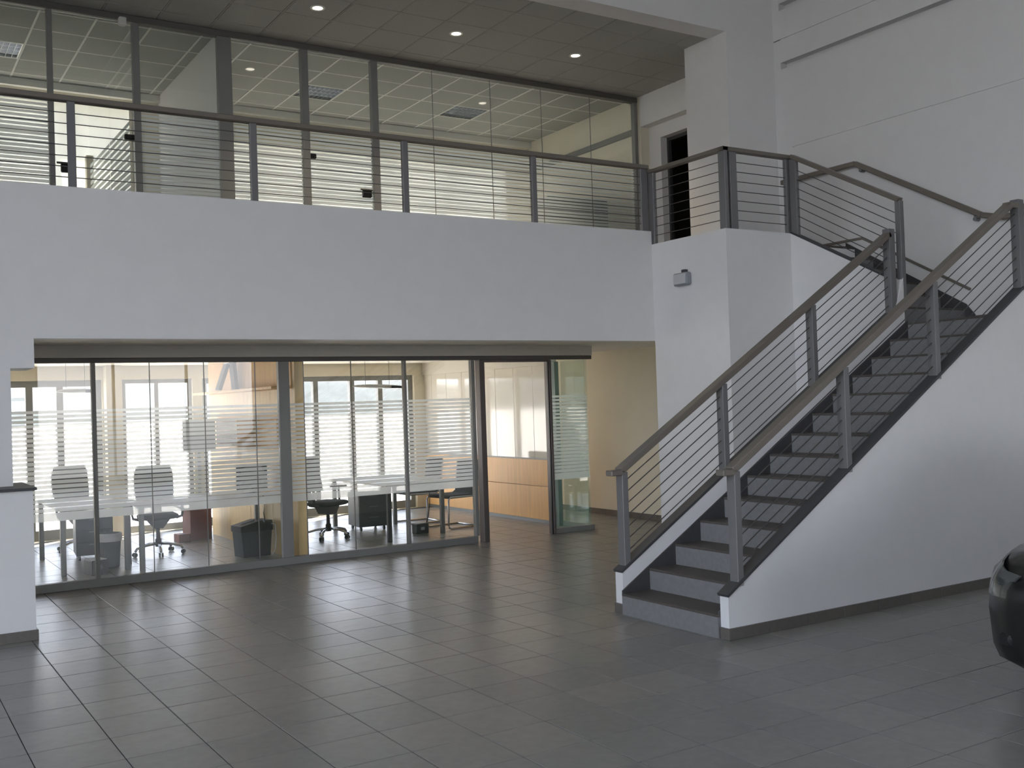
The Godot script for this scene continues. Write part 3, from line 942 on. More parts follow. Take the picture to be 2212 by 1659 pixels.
func make_lower_glass():
	var o := thing("glass_partition", "ground floor glass partition with frosted stripes and grey base rail", "partition")
	var hb := 2.285
	box(o, "base_rail", Vector3(-0.6, 0, ZG - 0.04), Vector3(6.52, 0.085, ZG + 0.04), M.frame_grey, 0.004)
	box(o, "head_rail", Vector3(-0.6, hb, ZG - 0.05), Vector3(8.36, 2.335, ZG + 0.05), M.header_grey, 0.004)
	for q in [[-0.6, 0.06], [2.04, 0.04], [4.06, 0.125], [5.575, 0.032], [6.52, 0.05]]:
		box(o, "post", Vector3(q[0] - q[1] * 0.5, 0.085, ZG - 0.035), Vector3(q[0] + q[1] * 0.5, hb, ZG + 0.035), M.frame_grey, 0.003)
	for q in [[-0.57, 0.72], [0.724, 2.02], [2.06, 2.60], [2.604, 3.17], [3.174, 3.735], [3.739, 3.997], [4.123, 4.30], [4.304, 4.885], [4.889, 5.559], [5.591, 6.495]]:
		glass_pane(o, q[0], q[1], 0.085, hb, ZG, 0.70, 1.83)
	for x in [2.602, 3.172, 3.737, 4.302, 4.887]:
		box(o, "joint_seal", Vector3(x - 0.004, 0.085, ZG - 0.006), Vector3(x + 0.004, hb, ZG + 0.006), M.desk_leg)
	var d := thing("door_frame", "dark grey frame of the open office doorway", "door frame")
	box(d, "jamb", Vector3(6.60, 0, ZG - 0.06), Vector3(6.675, hb, ZG + 0.06), M.door_frame_grey, 0.004)
	box(d, "jamb", Vector3(7.655, 0, ZG - 0.06), Vector3(7.69, hb, ZG + 0.06), M.door_frame_grey, 0.004)
	box(d, "lintel", Vector3(6.675, hb - 0.03, ZG - 0.05), Vector3(7.655, hb, ZG + 0.05), M.door_frame_grey, 0.003)
	box(d, "strike_gasket", Vector3(7.642, 0, ZG + 0.02), Vector3(7.655, hb - 0.03, ZG + 0.045), M.black_plastic)
	var s := thing("glass_sidelight", "narrow green-tinted glass panel at the end of the partition", "glass panel")
	box(s, "base_rail", Vector3(7.69, 0, ZG - 0.04), Vector3(8.33, 0.07, ZG + 0.04), M.frame_grey, 0.004)
	glass_pane(s, 7.69, 8.30, 0.07, hb, ZG, 0.70, 1.83, M.glass_green)
	# return glass at the corner, running towards the wooden screen
	var rp := put(box_mesh(Vector3(0.01, hb - 0.07, 0.55)), "pane", M.glass_green, s, Vector3(8.295, (hb + 0.07) * 0.5, ZG - 0.32))
	var fm := put(film_mesh(0.54, 0.70 - 1.1775, 1.83 - 1.1775), "frosted_stripes", M.frosted_film, rp, Vector3(-0.0062, 0, 0), Basis(Vector3.UP, PI / 2))
	tag(fm, "white frosted film cut in horizontal stripes")
	box(s, "base_rail", Vector3(8.26, 0, -11.9), Vector3(8.33, 0.07, ZG - 0.04), M.frame_grey, 0.004)
	box(s, "end_post", Vector3(8.20, 0, -12.0), Vector3(8.27, hb, -11.88), M.green_panel, 0.003)
	# wood and white screen wall of the room
	var w := thing("office_screen", "light wood screen with glossy white panels above, facing the open doorway", "screen")
	var z := -12.0
	box(w, "plinth", Vector3(8.25, 0, ZB), Vector3(8.30, 0.05, z), M.frame_grey)
	for i in 2:
		var zb: float = z - 1.95 * i
		for yy in [[0.05, 0.522], [0.53, 0.905]]:
			box(w, "wood_board", Vector3(8.235, yy[0], zb - 1.946), Vector3(8.30, yy[1], zb - 0.002), M.wood_light, 0.002)
	box(w, "sill_strip", Vector3(8.225, 0.907, ZB), Vector3(8.31, 0.922, z), M.frame_grey)
	z = -12.0
	while z > ZB + 0.05:
		var z2: float = max(z - 0.52, ZB)
		box(w, "white_panel", Vector3(8.25, 0.922, z2 + 0.003), Vector3(8.29, 2.25, z - 0.003), M.gloss_white, 0.002)
		z = z2
	box(w, "top_rail", Vector3(8.22, 2.25, ZB), Vector3(8.32, 2.46, -12.0), M.soffit_paint)

func make_upper_glass():
	var o := thing("upper_glass_partition", "upper floor glass partition behind the gallery with grey posts", "partition")
	box(o, "head_rail", Vector3(-2.8, CE2 - 0.075, ZU - 0.05), Vector3(XR, CE2 - 0.002, ZU + 0.05), M.header_grey, 0.004)
	box(o, "base_rail", Vector3(-2.8, FL2, ZU - 0.04), Vector3(XR, FL2 + 0.08, ZU + 0.04), M.frame_grey, 0.004)
	for q in [[0.0, 0.06], [1.832, 0.055], [2.735, 0.075], [3.745, 0.165], [4.74, 0.09], [5.68, 0.09], [9.965, 0.06]]:
		box(o, "post", Vector3(q[0] - q[1] * 0.5, FL2 + 0.08, ZU - 0.04), Vector3(q[0] + q[1] * 0.5, CE2 - 0.075, ZU + 0.04), M.frame_grey, 0.003)
	for q in [[-1.3, -0.03], [0.03, 0.92], [0.924, 1.805], [2.773, 3.66], [3.83, 4.695], [5.725, 6.53], [6.534, 7.43], [7.434, 8.27], [8.274, 9.13], [9.134, 9.93]]:
		glass_pane(o, q[0], q[1], FL2 + 0.08, CE2 - 0.075, ZU, FL2 + 0.70, FL2 + 1.82)
	for x in [6.532, 7.432, 8.272, 9.132]:
		box(o, "joint_seal", Vector3(x - 0.003, FL2 + 0.08, ZU - 0.006), Vector3(x + 0.003, CE2 - 0.075, ZU + 0.006), M.frame_grey)
	var doors := [[1.86, 2.697, "glass door with dark fittings beside the wide gallery post"], [4.785, 5.635, "glass door with dark fittings into the large upper room"]]
	for q in doors:
		var d := thing("glass_door", q[2], "door", Vector3(q[0], FL2, ZU), 0.0, "glass doors upstairs")
		var w: float = q[1] - q[0]
		var pane := put(box_mesh(Vector3(w, CE2 - FL2 - 0.165, 0.01)), "leaf", M.glass, d, Vector3(w * 0.5, 0.085 + (CE2 - FL2 - 0.165) * 0.5, 0))
		if q[0] > 3.0: tag(put(film_mesh(w - 0.004, 0.70 - pane.position.y, 1.82 - pane.position.y), "frosted_stripes", M.frosted_film, pane, Vector3(0, 0, -0.0062)), "white frosted film cut in horizontal stripes")
		var left: bool = q[0] < 3.0
		var hx := 0.12 if left else w - 0.09
		var kx := w - 0.05 if left else 0.03
		box(d, "lock_case", Vector3(hx - 0.06, 0.97, -0.03), Vector3(hx + 0.06, 1.07, 0.03), M.black_plastic, 0.01)
		rod(d, "handle", Vector3(hx - 0.11, 1.06, 0.055), Vector3(hx + 0.05, 1.06, 0.055), 0.012, M.cable_steel)
		box(d, "hinge_plate", Vector3(kx - 0.055, 1.40, -0.025), Vector3(kx + 0.055, 1.46, 0.025), M.black_plastic, 0.008)

# ------------------------------------------------------------------ furniture
func make_office_chair(label: String, fabric: Material) -> Node3D:
	var o := thing("office_chair", label, "chair", Vector3.ZERO, 0.0, "swivel chairs in the offices")
	# seat: rounded cushion
	put(cushion_mesh(0.48, 0.075, 0.46), "seat", M.black_fabric, o, Vector3(0, 0.475, 0))
	# backrest: gently bowed slab
	var st := start(true)
	var rows := []
	for i in 9:
		var v := i / 8.0
		var row := []
		for k in 9:
			var u := k / 8.0 * 2.0 - 1.0
			var w: float = 0.235 * (1.0 - 0.18 * pow(absf(v * 2.0 - 1.0), 4.0))
			row.append(Vector3(u * w, 0.62 + v * 0.47, -0.235 - 0.07 * v + 0.035 * u * u - 0.03 * sin(v * PI)))
		rows.append(row)
	for i in 8:
		for k in 8:
			quad(st, rows[i][k], rows[i][k + 1], rows[i + 1][k + 1], rows[i + 1][k], Vector3(0, 0, 1))
			var b := Vector3(0, 0, -0.045)
			quad(st, rows[i][k] + b, rows[i][k + 1] + b, rows[i + 1][k + 1] + b, rows[i + 1][k] + b, Vector3(0, 0, -1))
	var b2 := Vector3(0, 0, -0.045)
	for k in 8:
		quad(st, rows[0][k], rows[0][k + 1], rows[0][k + 1] + b2, rows[0][k] + b2, Vector3.DOWN)
		quad(st, rows[8][k], rows[8][k + 1], rows[8][k + 1] + b2, rows[8][k] + b2, Vector3.UP)
		quad(st, rows[k][0], rows[k + 1][0], rows[k + 1][0] + b2, rows[k][0] + b2, Vector3.LEFT)
		quad(st, rows[k][8], rows[k + 1][8], rows[k + 1][8] + b2, rows[k][8] + b2, Vector3.RIGHT)
	put(done(st), "backrest", fabric, o)
	prism(o, "back_support", [Vector2(-0.05, 0.40), Vector2(-0.05, 0.44), Vector2(-0.24, 0.46), Vector2(-0.31, 0.72), Vector2(-0.34, 0.71), Vector2(-0.28, 0.42)], "zy", -0.035, 0.035, M.black_plastic)
	prism(o, "mechanism", [Vector2(-0.14, 0.44), Vector2(0.14, 0.44), Vector2(0.05, 0.33), Vector2(-0.05, 0.33)], "xy", -0.12, 0.10, M.black_plastic)
	for s in [-1.0, 1.0]:
		var am := tube(o, "armrest", PackedVector3Array([Vector3(s * 0.22, 0.44, 0.0), Vector3(s * 0.29, 0.46, 0.0), Vector3(s * 0.30, 0.52, -0.01), Vector3(s * 0.30, 0.66, -0.02)]), 0.018, M.black_plastic, 8)
		box(am, "arm_pad", Vector3(s * 0.30 - 0.035, 0.66, -0.15), Vector3(s * 0.30 + 0.035, 0.69, 0.11), M.black_plastic, 0.012)
	put(lathe_mesh(PackedVector2Array([Vector2(0.0, 0.10), Vector2(0.038, 0.10), Vector2(0.038, 0.19), Vector2(0.026, 0.20), Vector2(0.022, 0.34), Vector2(0.0, 0.34)]), 14), "gas_column", M.black_plastic, o)
	for k in 5:
		var a := TAU * k / 5.0 + 0.35
		var dir := Vector3(cos(a), 0, sin(a))
		tube(o, "base_arm", PackedVector3Array([dir * 0.02 + Vector3(0, 0.135, 0), dir * 0.16 + Vector3(0, 0.125, 0), dir * 0.27 + Vector3(0, 0.098, 0), dir * 0.295 + Vector3(0, 0.062, 0)]), 0.016, M.chrome, 8)
		var side := Vector3(-dir.z, 0, dir.x)
		for s in [-1.0, 1.0]:
			var c: Vector3 = dir * 0.30 + Vector3(0, 0.028, 0) + side * s * 0.016
			rod(o, "caster_wheel", c - side * 0.010, c + side * 0.010, 0.027, M.black_plastic, 14)
	return o

func cushion_mesh(w: float, h: float, d: float) -> ArrayMesh:
	# a superellipsoid pad
	var st := start(true)
	var rows := []
	for i in 9:
		var a := -PI / 2 + PI * i / 8.0
		var row := []
		for k in 24:
			var b := TAU * k / 24.0
			var ca := signf(cos(a)) * pow(absf(cos(a)), 0.35)
			var sa := signf(sin(a)) * pow(absf(sin(a)), 0.7)
			var cb := signf(cos(b)) * pow(absf(cos(b)), 0.45)
			var sb := signf(sin(b)) * pow(absf(sin(b)), 0.45)
			row.append(Vector3(ca * cb * w * 0.5, sa * h * 0.5, ca * sb * d * 0.5))
		rows.append(row)
	for i in 8:
		for k in 24:
			var m: Vector3 = (rows[i][k] + rows[i + 1][(k + 1) % 24]) * 0.5
			quad(st, rows[i][k], rows[i][(k + 1) % 24], rows[i + 1][(k + 1) % 24], rows[i + 1][k], m)
	return done(st)

func make_visitor_chair(label: String) -> Node3D:
	# cantilever chair, its back towards local -z
	var o := thing("visitor_chair", label, "chair", Vector3.ZERO, 0.0, "cantilever visitor chairs")
	for s in [-1.0, 1.0]:
		tube(o, "side_tube", PackedVector3Array([Vector3(s * 0.25, 0.014, -0.26), Vector3(s * 0.25, 0.014, 0.24), Vector3(s * 0.25, 0.03, 0.27), Vector3(s * 0.25, 0.06, 0.28), Vector3(s * 0.25, 0.41, 0.27), Vector3(s * 0.25, 0.445, 0.24), Vector3(s * 0.25, 0.44, -0.18), Vector3(s * 0.25, 0.48, -0.24), Vector3(s * 0.25, 0.92, -0.30)]), 0.013, M.chrome, 8)
	tube(o, "cross_tube", PackedVector3Array([Vector3(-0.25, 0.014, -0.26), Vector3(0.25, 0.014, -0.26)]), 0.013, M.chrome, 8)
	prism(o, "seat", [Vector2(0.27, 0.45), Vector2(0.25, 0.475), Vector2(-0.17, 0.47), Vector2(-0.22, 0.50), Vector2(-0.25, 0.60), Vector2(-0.285, 0.60), Vector2(-0.26, 0.47), Vector2(-0.19, 0.425), Vector2(0.24, 0.425)], "zy", -0.235, 0.235, M.black_fabric)
	prism(o, "backrest", [Vector2(-0.245, 0.60), Vector2(-0.28, 0.94), Vector2(-0.315, 0.94), Vector2(-0.285, 0.60)], "zy", -0.235, 0.235, M.black_fabric)
	return o

func make_desk(called_label: String, lo: Vector3, hi: Vector3, legs: Array):
	var o := thing("desk", called_label, "desk", Vector3(lo.x, 0, lo.z))
	var s := hi - lo
	box(o, "desk_top", Vector3(0, 0.71, 0), Vector3(s.x, 0.735, s.z), M.desk_white, 0.003)
	for l in legs:
		box(o, "leg", Vector3(l[0] - lo.x - 0.027, 0, l[1] - lo.z - 0.027), Vector3(l[0] - lo.x + 0.027, 0.71, l[1] - lo.z + 0.027), l[2], 0.004)
	var zr := s.z * 0.5
	if s.x > s.z:
		box(o, "top_frame", Vector3(0.06, 0.67, zr - 0.02), Vector3(s.x - 0.06, 0.71, zr + 0.02), M.desk_leg)
	else:
		box(o, "top_frame", Vector3(s.x * 0.5 - 0.02, 0.67, 0.06), Vector3(s.x * 0.5 + 0.02, 0.71, s.z - 0.06), M.desk_leg)
	return o

func make_pedestal(label: String, at: Vector3, turn: float):
	var o := thing("drawer_pedestal", label, "drawer unit", at, turn, "dark drawer pedestals")
	box(o, "body", Vector3(-0.21, 0.06, -0.26), Vector3(0.21, 0.52, 0.24), M.pedestal_grey, 0.004)
	for k in 3:
		var d := box(o, "drawer", Vector3(-0.205, 0.07 + k * 0.15, 0.24), Vector3(0.205, 0.212 + k * 0.15, 0.258), M.pedestal_grey, 0.003)
		box(d, "handle", Vector3(-0.06, 0.045, 0.009), Vector3(0.06, 0.057, 0.02), M.cable_steel)
	for s in [[-1, -1], [1, -1], [1, 1], [-1, 1]]:
		var c := Vector3(s[0] * 0.17, 0.03, s[1] * 0.19)
		rod(o, "caster_wheel", c - Vector3(0.012, 0, 0), c + Vector3(0.012, 0, 0), 0.03, M.black_plastic, 12)
	return o

func make_pendant(label: String, a: Vector3, b: Vector3):
	# long flat shade hung on two thin cables, dark end cap
	var o := thing("pendant_lamp", label, "lamp", a, 0.0, "flat pendant lamps in the offices")
	var d := b - a
	var n := d.normalized()
	var w := 0.11
	var st := start(true)
	var prev := []
	for i in 9:
		var t := i / 8.0
		var hw: float = w * pow(sin(PI * clampf(t * 0.94 + 0.03, 0.0, 1.0)), 0.45)
		var ring := []
		for k in 12:
			var an := TAU * k / 12.0
			ring.append(d * t + n.cross(Vector3.UP) * cos(an) * hw + Vector3.UP * sin(an) * 0.028 * hw / w)
		if i > 0:
			for k in 12:
				var k2 := (k + 1) % 12
				quad(st, prev[k], prev[k2], ring[k2], ring[k], (prev[k] + ring[k2]) * 0.5 - d * (t - 0.0625))
		prev = ring
	put(done(st), "shade", M.lamp_housing, o)
	prism_cap(o, d, n)
	for t in [0.25, 0.75]:
		var p: Vector3 = d * t
		rod(o, "suspension_cable", p, Vector3(p.x, 2.46 - a.y, p.z), 0.003, M.cable_steel, 6)
	return o

func prism_cap(o: Node3D, d: Vector3, n: Vector3):
	var side := n.cross(Vector3.UP)
	var st := start()
	var prev := []
	for i in 4:
		var t := 0.72 + i * 0.10
		var hw: float = [0.118, 0.118, 0.10, 0.04][i]
		var c := d * minf(t, 1.03) + Vector3(0, -0.004, 0)
		var ring := [c - side * hw - Vector3(0, 0.022, 0), c + side * hw - Vector3(0, 0.022, 0), c + side * hw + Vector3(0, 0.012, 0), c - side * hw + Vector3(0, 0.012, 0)]
		if i > 0:
			for k in 4:
				var k2 := (k + 1) % 4
				quad(st, prev[k], prev[k2], ring[k2], ring[k], (prev[k] + prev[k2]) * 0.5 - (prev[0] + prev[2]) * 0.5)
		prev = ring
	put(done(st), "end_cap", M.black_plastic, o)

func make_office_fittings():
	# wooden partition between the two ground floor rooms
	var p := thing("wood_partition", "light wood partition wall with shelf between the offices", "partition")
	for i in 4:
		var z0 := -11.42 - i * 0.86
		box(p, "wood_board", Vector3(4.25, 0.0, z0 - 0.857), Vector3(4.36, 2.46, z0), M.wood_pale, 0.002)
	box(p, "shelf_board", Vector3(4.0, 1.985, -14.82), Vector3(4.25, 2.015, -11.5), M.wood_shelf, 0.002)
	box(p, "shelf_back", Vector3(4.235, 2.015, -14.82), Vector3(4.25, 2.40, -11.5), M.wood_shelf)
	# open box shelf with a dark back
	var n := thing("wall_box", "open dark-backed box shelf hung on the wood partition", "shelf", Vector3(4.25, 1.28, -14.47))
	box(n, "back_panel", Vector3(-0.015, 0, 0), Vector3(0, 0.37, 2.45), M.wood_shelf)
	box(n, "dark_panel", Vector3(-0.03, 0.012, 0.02), Vector3(-0.016, 0.358, 1.52), M.wood_dark)
	box(n, "bottom_board", Vector3(-0.22, 0, 0), Vector3(-0.015, 0.018, 2.45), M.wood_shelf, 0.002)
	box(n, "top_board", Vector3(-0.22, 0.352, 0), Vector3(-0.015, 0.37, 2.45), M.wood_shelf, 0.002)
	box(n, "divider", Vector3(-0.22, 0.018, 1.53), Vector3(-0.015, 0.352, 1.548), M.wood_shelf, 0.002)
	# two leaning folders on the shelf
	var f1 := thing("folder", "grey folder leaning on the wooden shelf", "folder", Vector3(4.03, 2.015, -13.45))
	put(box_mesh(Vector3(0.045, 0.36, 0.16), 0.004), "cover", M.binder_grey, f1, Vector3(0, 0.176, 0.0), Basis(Vector3.BACK, -0.34))
	put(box_mesh(Vector3(0.038, 0.02, 0.15)), "pages", M.paper_white, f1, Vector3(0.061, 0.348, 0.0), Basis(Vector3.BACK, -0.34))
	var f2 := thing("folder", "dark brown folder standing on the wooden shelf", "folder", Vector3(4.17, 2.015, -13.42))
	put(box_mesh(Vector3(0.05, 0.37, 0.17), 0.004), "cover", M.binder_brown, f2, Vector3(0, 0.188, 0), Basis(Vector3.BACK, 0.08))
	put(box_mesh(Vector3(0.04, 0.02, 0.16)), "pages", M.paper_white, f2, Vector3(-0.014, 0.366, 0), Basis(Vector3.BACK, 0.08))

	# desks
	make_desk("white desk with grey square legs behind the low wall end", Vector3(1.84, 0, -13.92), Vector3(2.58, 0, -12.22), [[1.872, -13.87, M.desk_leg], [1.872, -12.28, M.desk_leg], [2.54, -13.87, M.desk_leg], [2.54, -12.27, M.desk_leg]])
	make_desk("white desk in front of the swivel chair beside the wood partition", Vector3(2.60, 0, -12.72), Vector3(4.22, 0, -11.95), [[2.64, -11.99, M.desk_leg], [2.64, -12.68, M.desk_leg], [4.18, -12.68, M.desk_leg]])
	make_desk("white desk with one black leg in the room with visitor chairs", Vector3(5.68, 0, -13.95), Vector3(6.70, 0, -12.07), [[5.72, -12.11, M.black_plastic], [6.66, -12.43, M.desk_leg], [5.72, -13.90, M.desk_leg], [6.66, -13.90, M.desk_leg]])
	make_pedestal("dark grey drawer pedestal under the desk behind the low wall", Vector3(2.42, 0, -13.62), -0.1)
	make_pedestal("dark grey drawer pedestal under the desk with the black leg", Vector3(6.12, 0, -13.66), -0.1)
	# chairs
	var c1 := make_office_chair("black swivel chair with grey back beside the red-brown carton", M.grey_fabric)
	c1.position = Vector3(3.12, 0, -13.28)
	c1.rotation.y = -0.1
	copy_of(c1, Vector3(5.29, 0, -13.10), 0.6, "black swivel chair with grey back in the room with visitor chairs", "office_chair")
	copy_of(c1, Vector3(2.42, 0, -14.45), 0.25, "black swivel chair with grey back behind the dark drawer pedestal", "office_chair")
	var v := make_visitor_chair("black cantilever chair nearest the open doorway")
	v.position = Vector3(7.12, 0, -12.95)
	v.rotation.y = -PI / 2 + 0.15
	copy_of(v, Vector3(7.02, 0, -13.85), -PI / 2, "black cantilever chair further from the doorway glass", "visitor_chair")
	# screens and devices
	var m := thing("monitor", "grey monitor with cables at the desk end by the wood partition", "monitor", Vector3(4.02, 0.735, -12.32), 0.0)
	put(lathe_mesh(PackedVector2Array([Vector2(0, 0), Vector2(0.12, 0.0), Vector2(0.12, 0.012), Vector2(0.03, 0.02), Vector2(0.025, 0.10), Vector2(0, 0.10)]), 20), "stand", M.device_grey, m)
	prism(m, "casing", [Vector2(-0.17, 0.06), Vector2(0.17, 0.06), Vector2(0.15, 0.24), Vector2(0.09, 0.35), Vector2(-0.09, 0.35), Vector2(-0.15, 0.24)], "xy", -0.02, 0.05, M.device_grey)
	prism(m, "screen", [Vector2(-0.19, 0.05), Vector2(0.19, 0.05), Vector2(0.19, 0.36), Vector2(-0.19, 0.36)], "xy", -0.035, -0.02, M.black_plastic)
	tube(m, "cable", PackedVector3Array([Vector3(-0.02, 0.08, 0.06), Vector3(-0.02, 0.02, 0.10), Vector3(0.0, 0.01, 0.36), Vector3(0.01, -0.05, 0.40), Vector3(0.0, -0.2, 0.38), Vector3(0.04, -0.33, 0.30), Vector3(0.05, -0.30, 0.2)]), 0.006, M.black_plastic, 6)
	var m2 := thing("display_panel", "pale grey flat panel on a desk stand before the wood partition", "panel", Vector3(3.42, 0.735, -12.42))
	box(m2, "panel", Vector3(-0.19, 0.555, -0.02), Vector3(0.19, 0.915, 0.02), M.panel_pale, 0.006)
	box(m2, "stand_column", Vector3(-0.02, 0.012, -0.045), Vector3(0.02, 0.70, -0.02), M.panel_pale, 0.004)
	box(m2, "stand_foot", Vector3(-0.12, 0, -0.12), Vector3(0.12, 0.012, 0.08), M.panel_pale, 0.004)
	# shredder bin
	var b := thing("paper_shredder", "dark grey paper shredder bin at the foot of the wood partition", "shredder", Vector3(3.99, 0, -12.30), 0.12)
	prism(b, "bin", [Vector2(-0.17, 0), Vector2(0.17, 0), Vector2(0.195, 0.30), Vector2(-0.195, 0.30)], "xy", -0.13, 0.13, M.bin_grey)
	prism(b, "cutter_head", [Vector2(-0.205, 0.30), Vector2(0.205, 0.30), Vector2(0.20, 0.42), Vector2(0.05, 0.425), Vector2(-0.205, 0.37)], "xy", -0.14, 0.14, M.black_plastic)
	prism(b, "slot", [Vector2(-0.15, 0.388), Vector2(0.03, 0.4225), Vector2(0.03, 0.430), Vector2(-0.15, 0.395)], "xy", -0.012, 0.012, M.device_grey)
	tube(b, "cable", PackedVector3Array([Vector3(0.18, 0.38, 0.15), Vector3(0.225, 0.36, 0.16), Vector3(0.235, 0.2, 0.16), Vector3(0.22, 0.06, 0.16), Vector3(0.17, 0.008, 0.18)]), 0.005, M.paper_white, 6)
	# red-brown carton
	var rb := thing("carton", "red-brown carton with open flaps beside the rear window", "carton", Vector3(3.92, 0, -14.45), 0.1)
	box(rb, "body", Vector3(-0.15, 0, -0.15), Vector3(0.15, 0.42, 0.15), M.box_red, 0.004)
	put(box_mesh(Vector3(0.14, 0.006, 0.28)), "flap", M.box_red, rb, Vector3(0.21, 0.44, 0), Basis(Vector3.BACK, 0.5))
	put(box_mesh(Vector3(0.14, 0.006, 0.28)), "flap", M.box_red, rb, Vector3(-0.21, 0.44, 0), Basis(Vector3.BACK, -0.5))
	var sc := thing("small_carton", "low red-brown carton beside the taller open one", "carton", Vector3(3.68, 0, -14.32), 0.1)
	box(sc, "body", Vector3(-0.08, 0, -0.1), Vector3(0.08, 0.11, 0.1), M.box_red, 0.004)
	box(sc, "tape", Vector3(-0.015, 0.11, -0.1), Vector3(0.015, 0.1115, 0.1), M.binder_brown)
	# bag and computer on the floor behind the first panes
	var bag := thing("plastic_bin", "grey-green waste bin with bag beside the drawer pedestal", "bin", Vector3(2.42, 0, -12.62))
	put(lathe_mesh(PackedVector2Array([Vector2(0, 0), Vector2(0.10, 0.0), Vector2(0.105, 0.01), Vector2(0.125, 0.36), Vector2(0.135, 0.37), Vector2(0.13, 0.385), Vector2(0.115, 0.36), Vector2(0.095, 0.03), Vector2(0, 0.025)]), 22), "bucket", M.bag_grey, bag)
	put(lathe_mesh(PackedVector2Array([Vector2(0.136, 0.30), Vector2(0.140, 0.34), Vector2(0.137, 0.39), Vector2(0.12, 0.392)]), 14), "bag_rim", M.paper_white, bag)
	var pc := thing("desktop_computer", "small black device with a pale top on the floor by the waste bin", "computer", Vector3(2.19, 0, -12.20), 0.2)
	box(pc, "case", Vector3(-0.09, 0.0, -0.12), Vector3(0.09, 0.16, 0.12), M.black_plastic, 0.008)
	box(pc, "pale_top", Vector3(-0.08, 0.16, -0.11), Vector3(0.08, 0.168, 0.11), M.paper_white, 0.003)
	put(lathe_mesh(PackedVector2Array([Vector2(0, 0), Vector2(0.03, 0), Vector2(0.03, 0.004), Vector2(0, 0.004)]), 16), "dial", M.device_grey, pc, Vector3(0, 0.08, 0.12), Basis(Vector3.RIGHT, PI / 2))
	var ad := thing("power_box", "black power box with cable on the floor under the visitor side of the desk", "power box", Vector3(6.44, 0, -12.66), 0.1)
	box(ad, "case", Vector3(-0.10, 0, -0.06), Vector3(0.10, 0.135, 0.06), M.black_plastic, 0.008)
	box(ad, "label_plate", Vector3(-0.03, 0.05, 0.06), Vector3(0.03, 0.09, 0.062), M.device_grey)
	tube(ad, "cable", PackedVector3Array([Vector3(0.09, 0.12, 0), Vector3(0.15, 0.22, -0.02), Vector3(0.19, 0.40, -0.04), Vector3(0.20, 0.68, -0.05)]), 0.006, M.black_plastic, 6)
	# lamps
	make_pendant("flat white pendant lamp above the desk behind the low wall", Vector3(2.0, 2.05, -13.3), Vector3(2.42, 2.05, -13.3))
	make_pendant("long flat white pendant lamp in the room with visitor chairs", Vector3(5.80, 2.035, -13.3), Vector3(6.53, 2.015, -13.3))
	# cream column by the rear windows
	box(struct_node("wall_rear_column", "cream column between the rear office windows", "wall"), "shaft", Vector3(3.02, 0, ZB), Vector3(3.24, 2.46, ZB + 0.2), M.cream_paint)

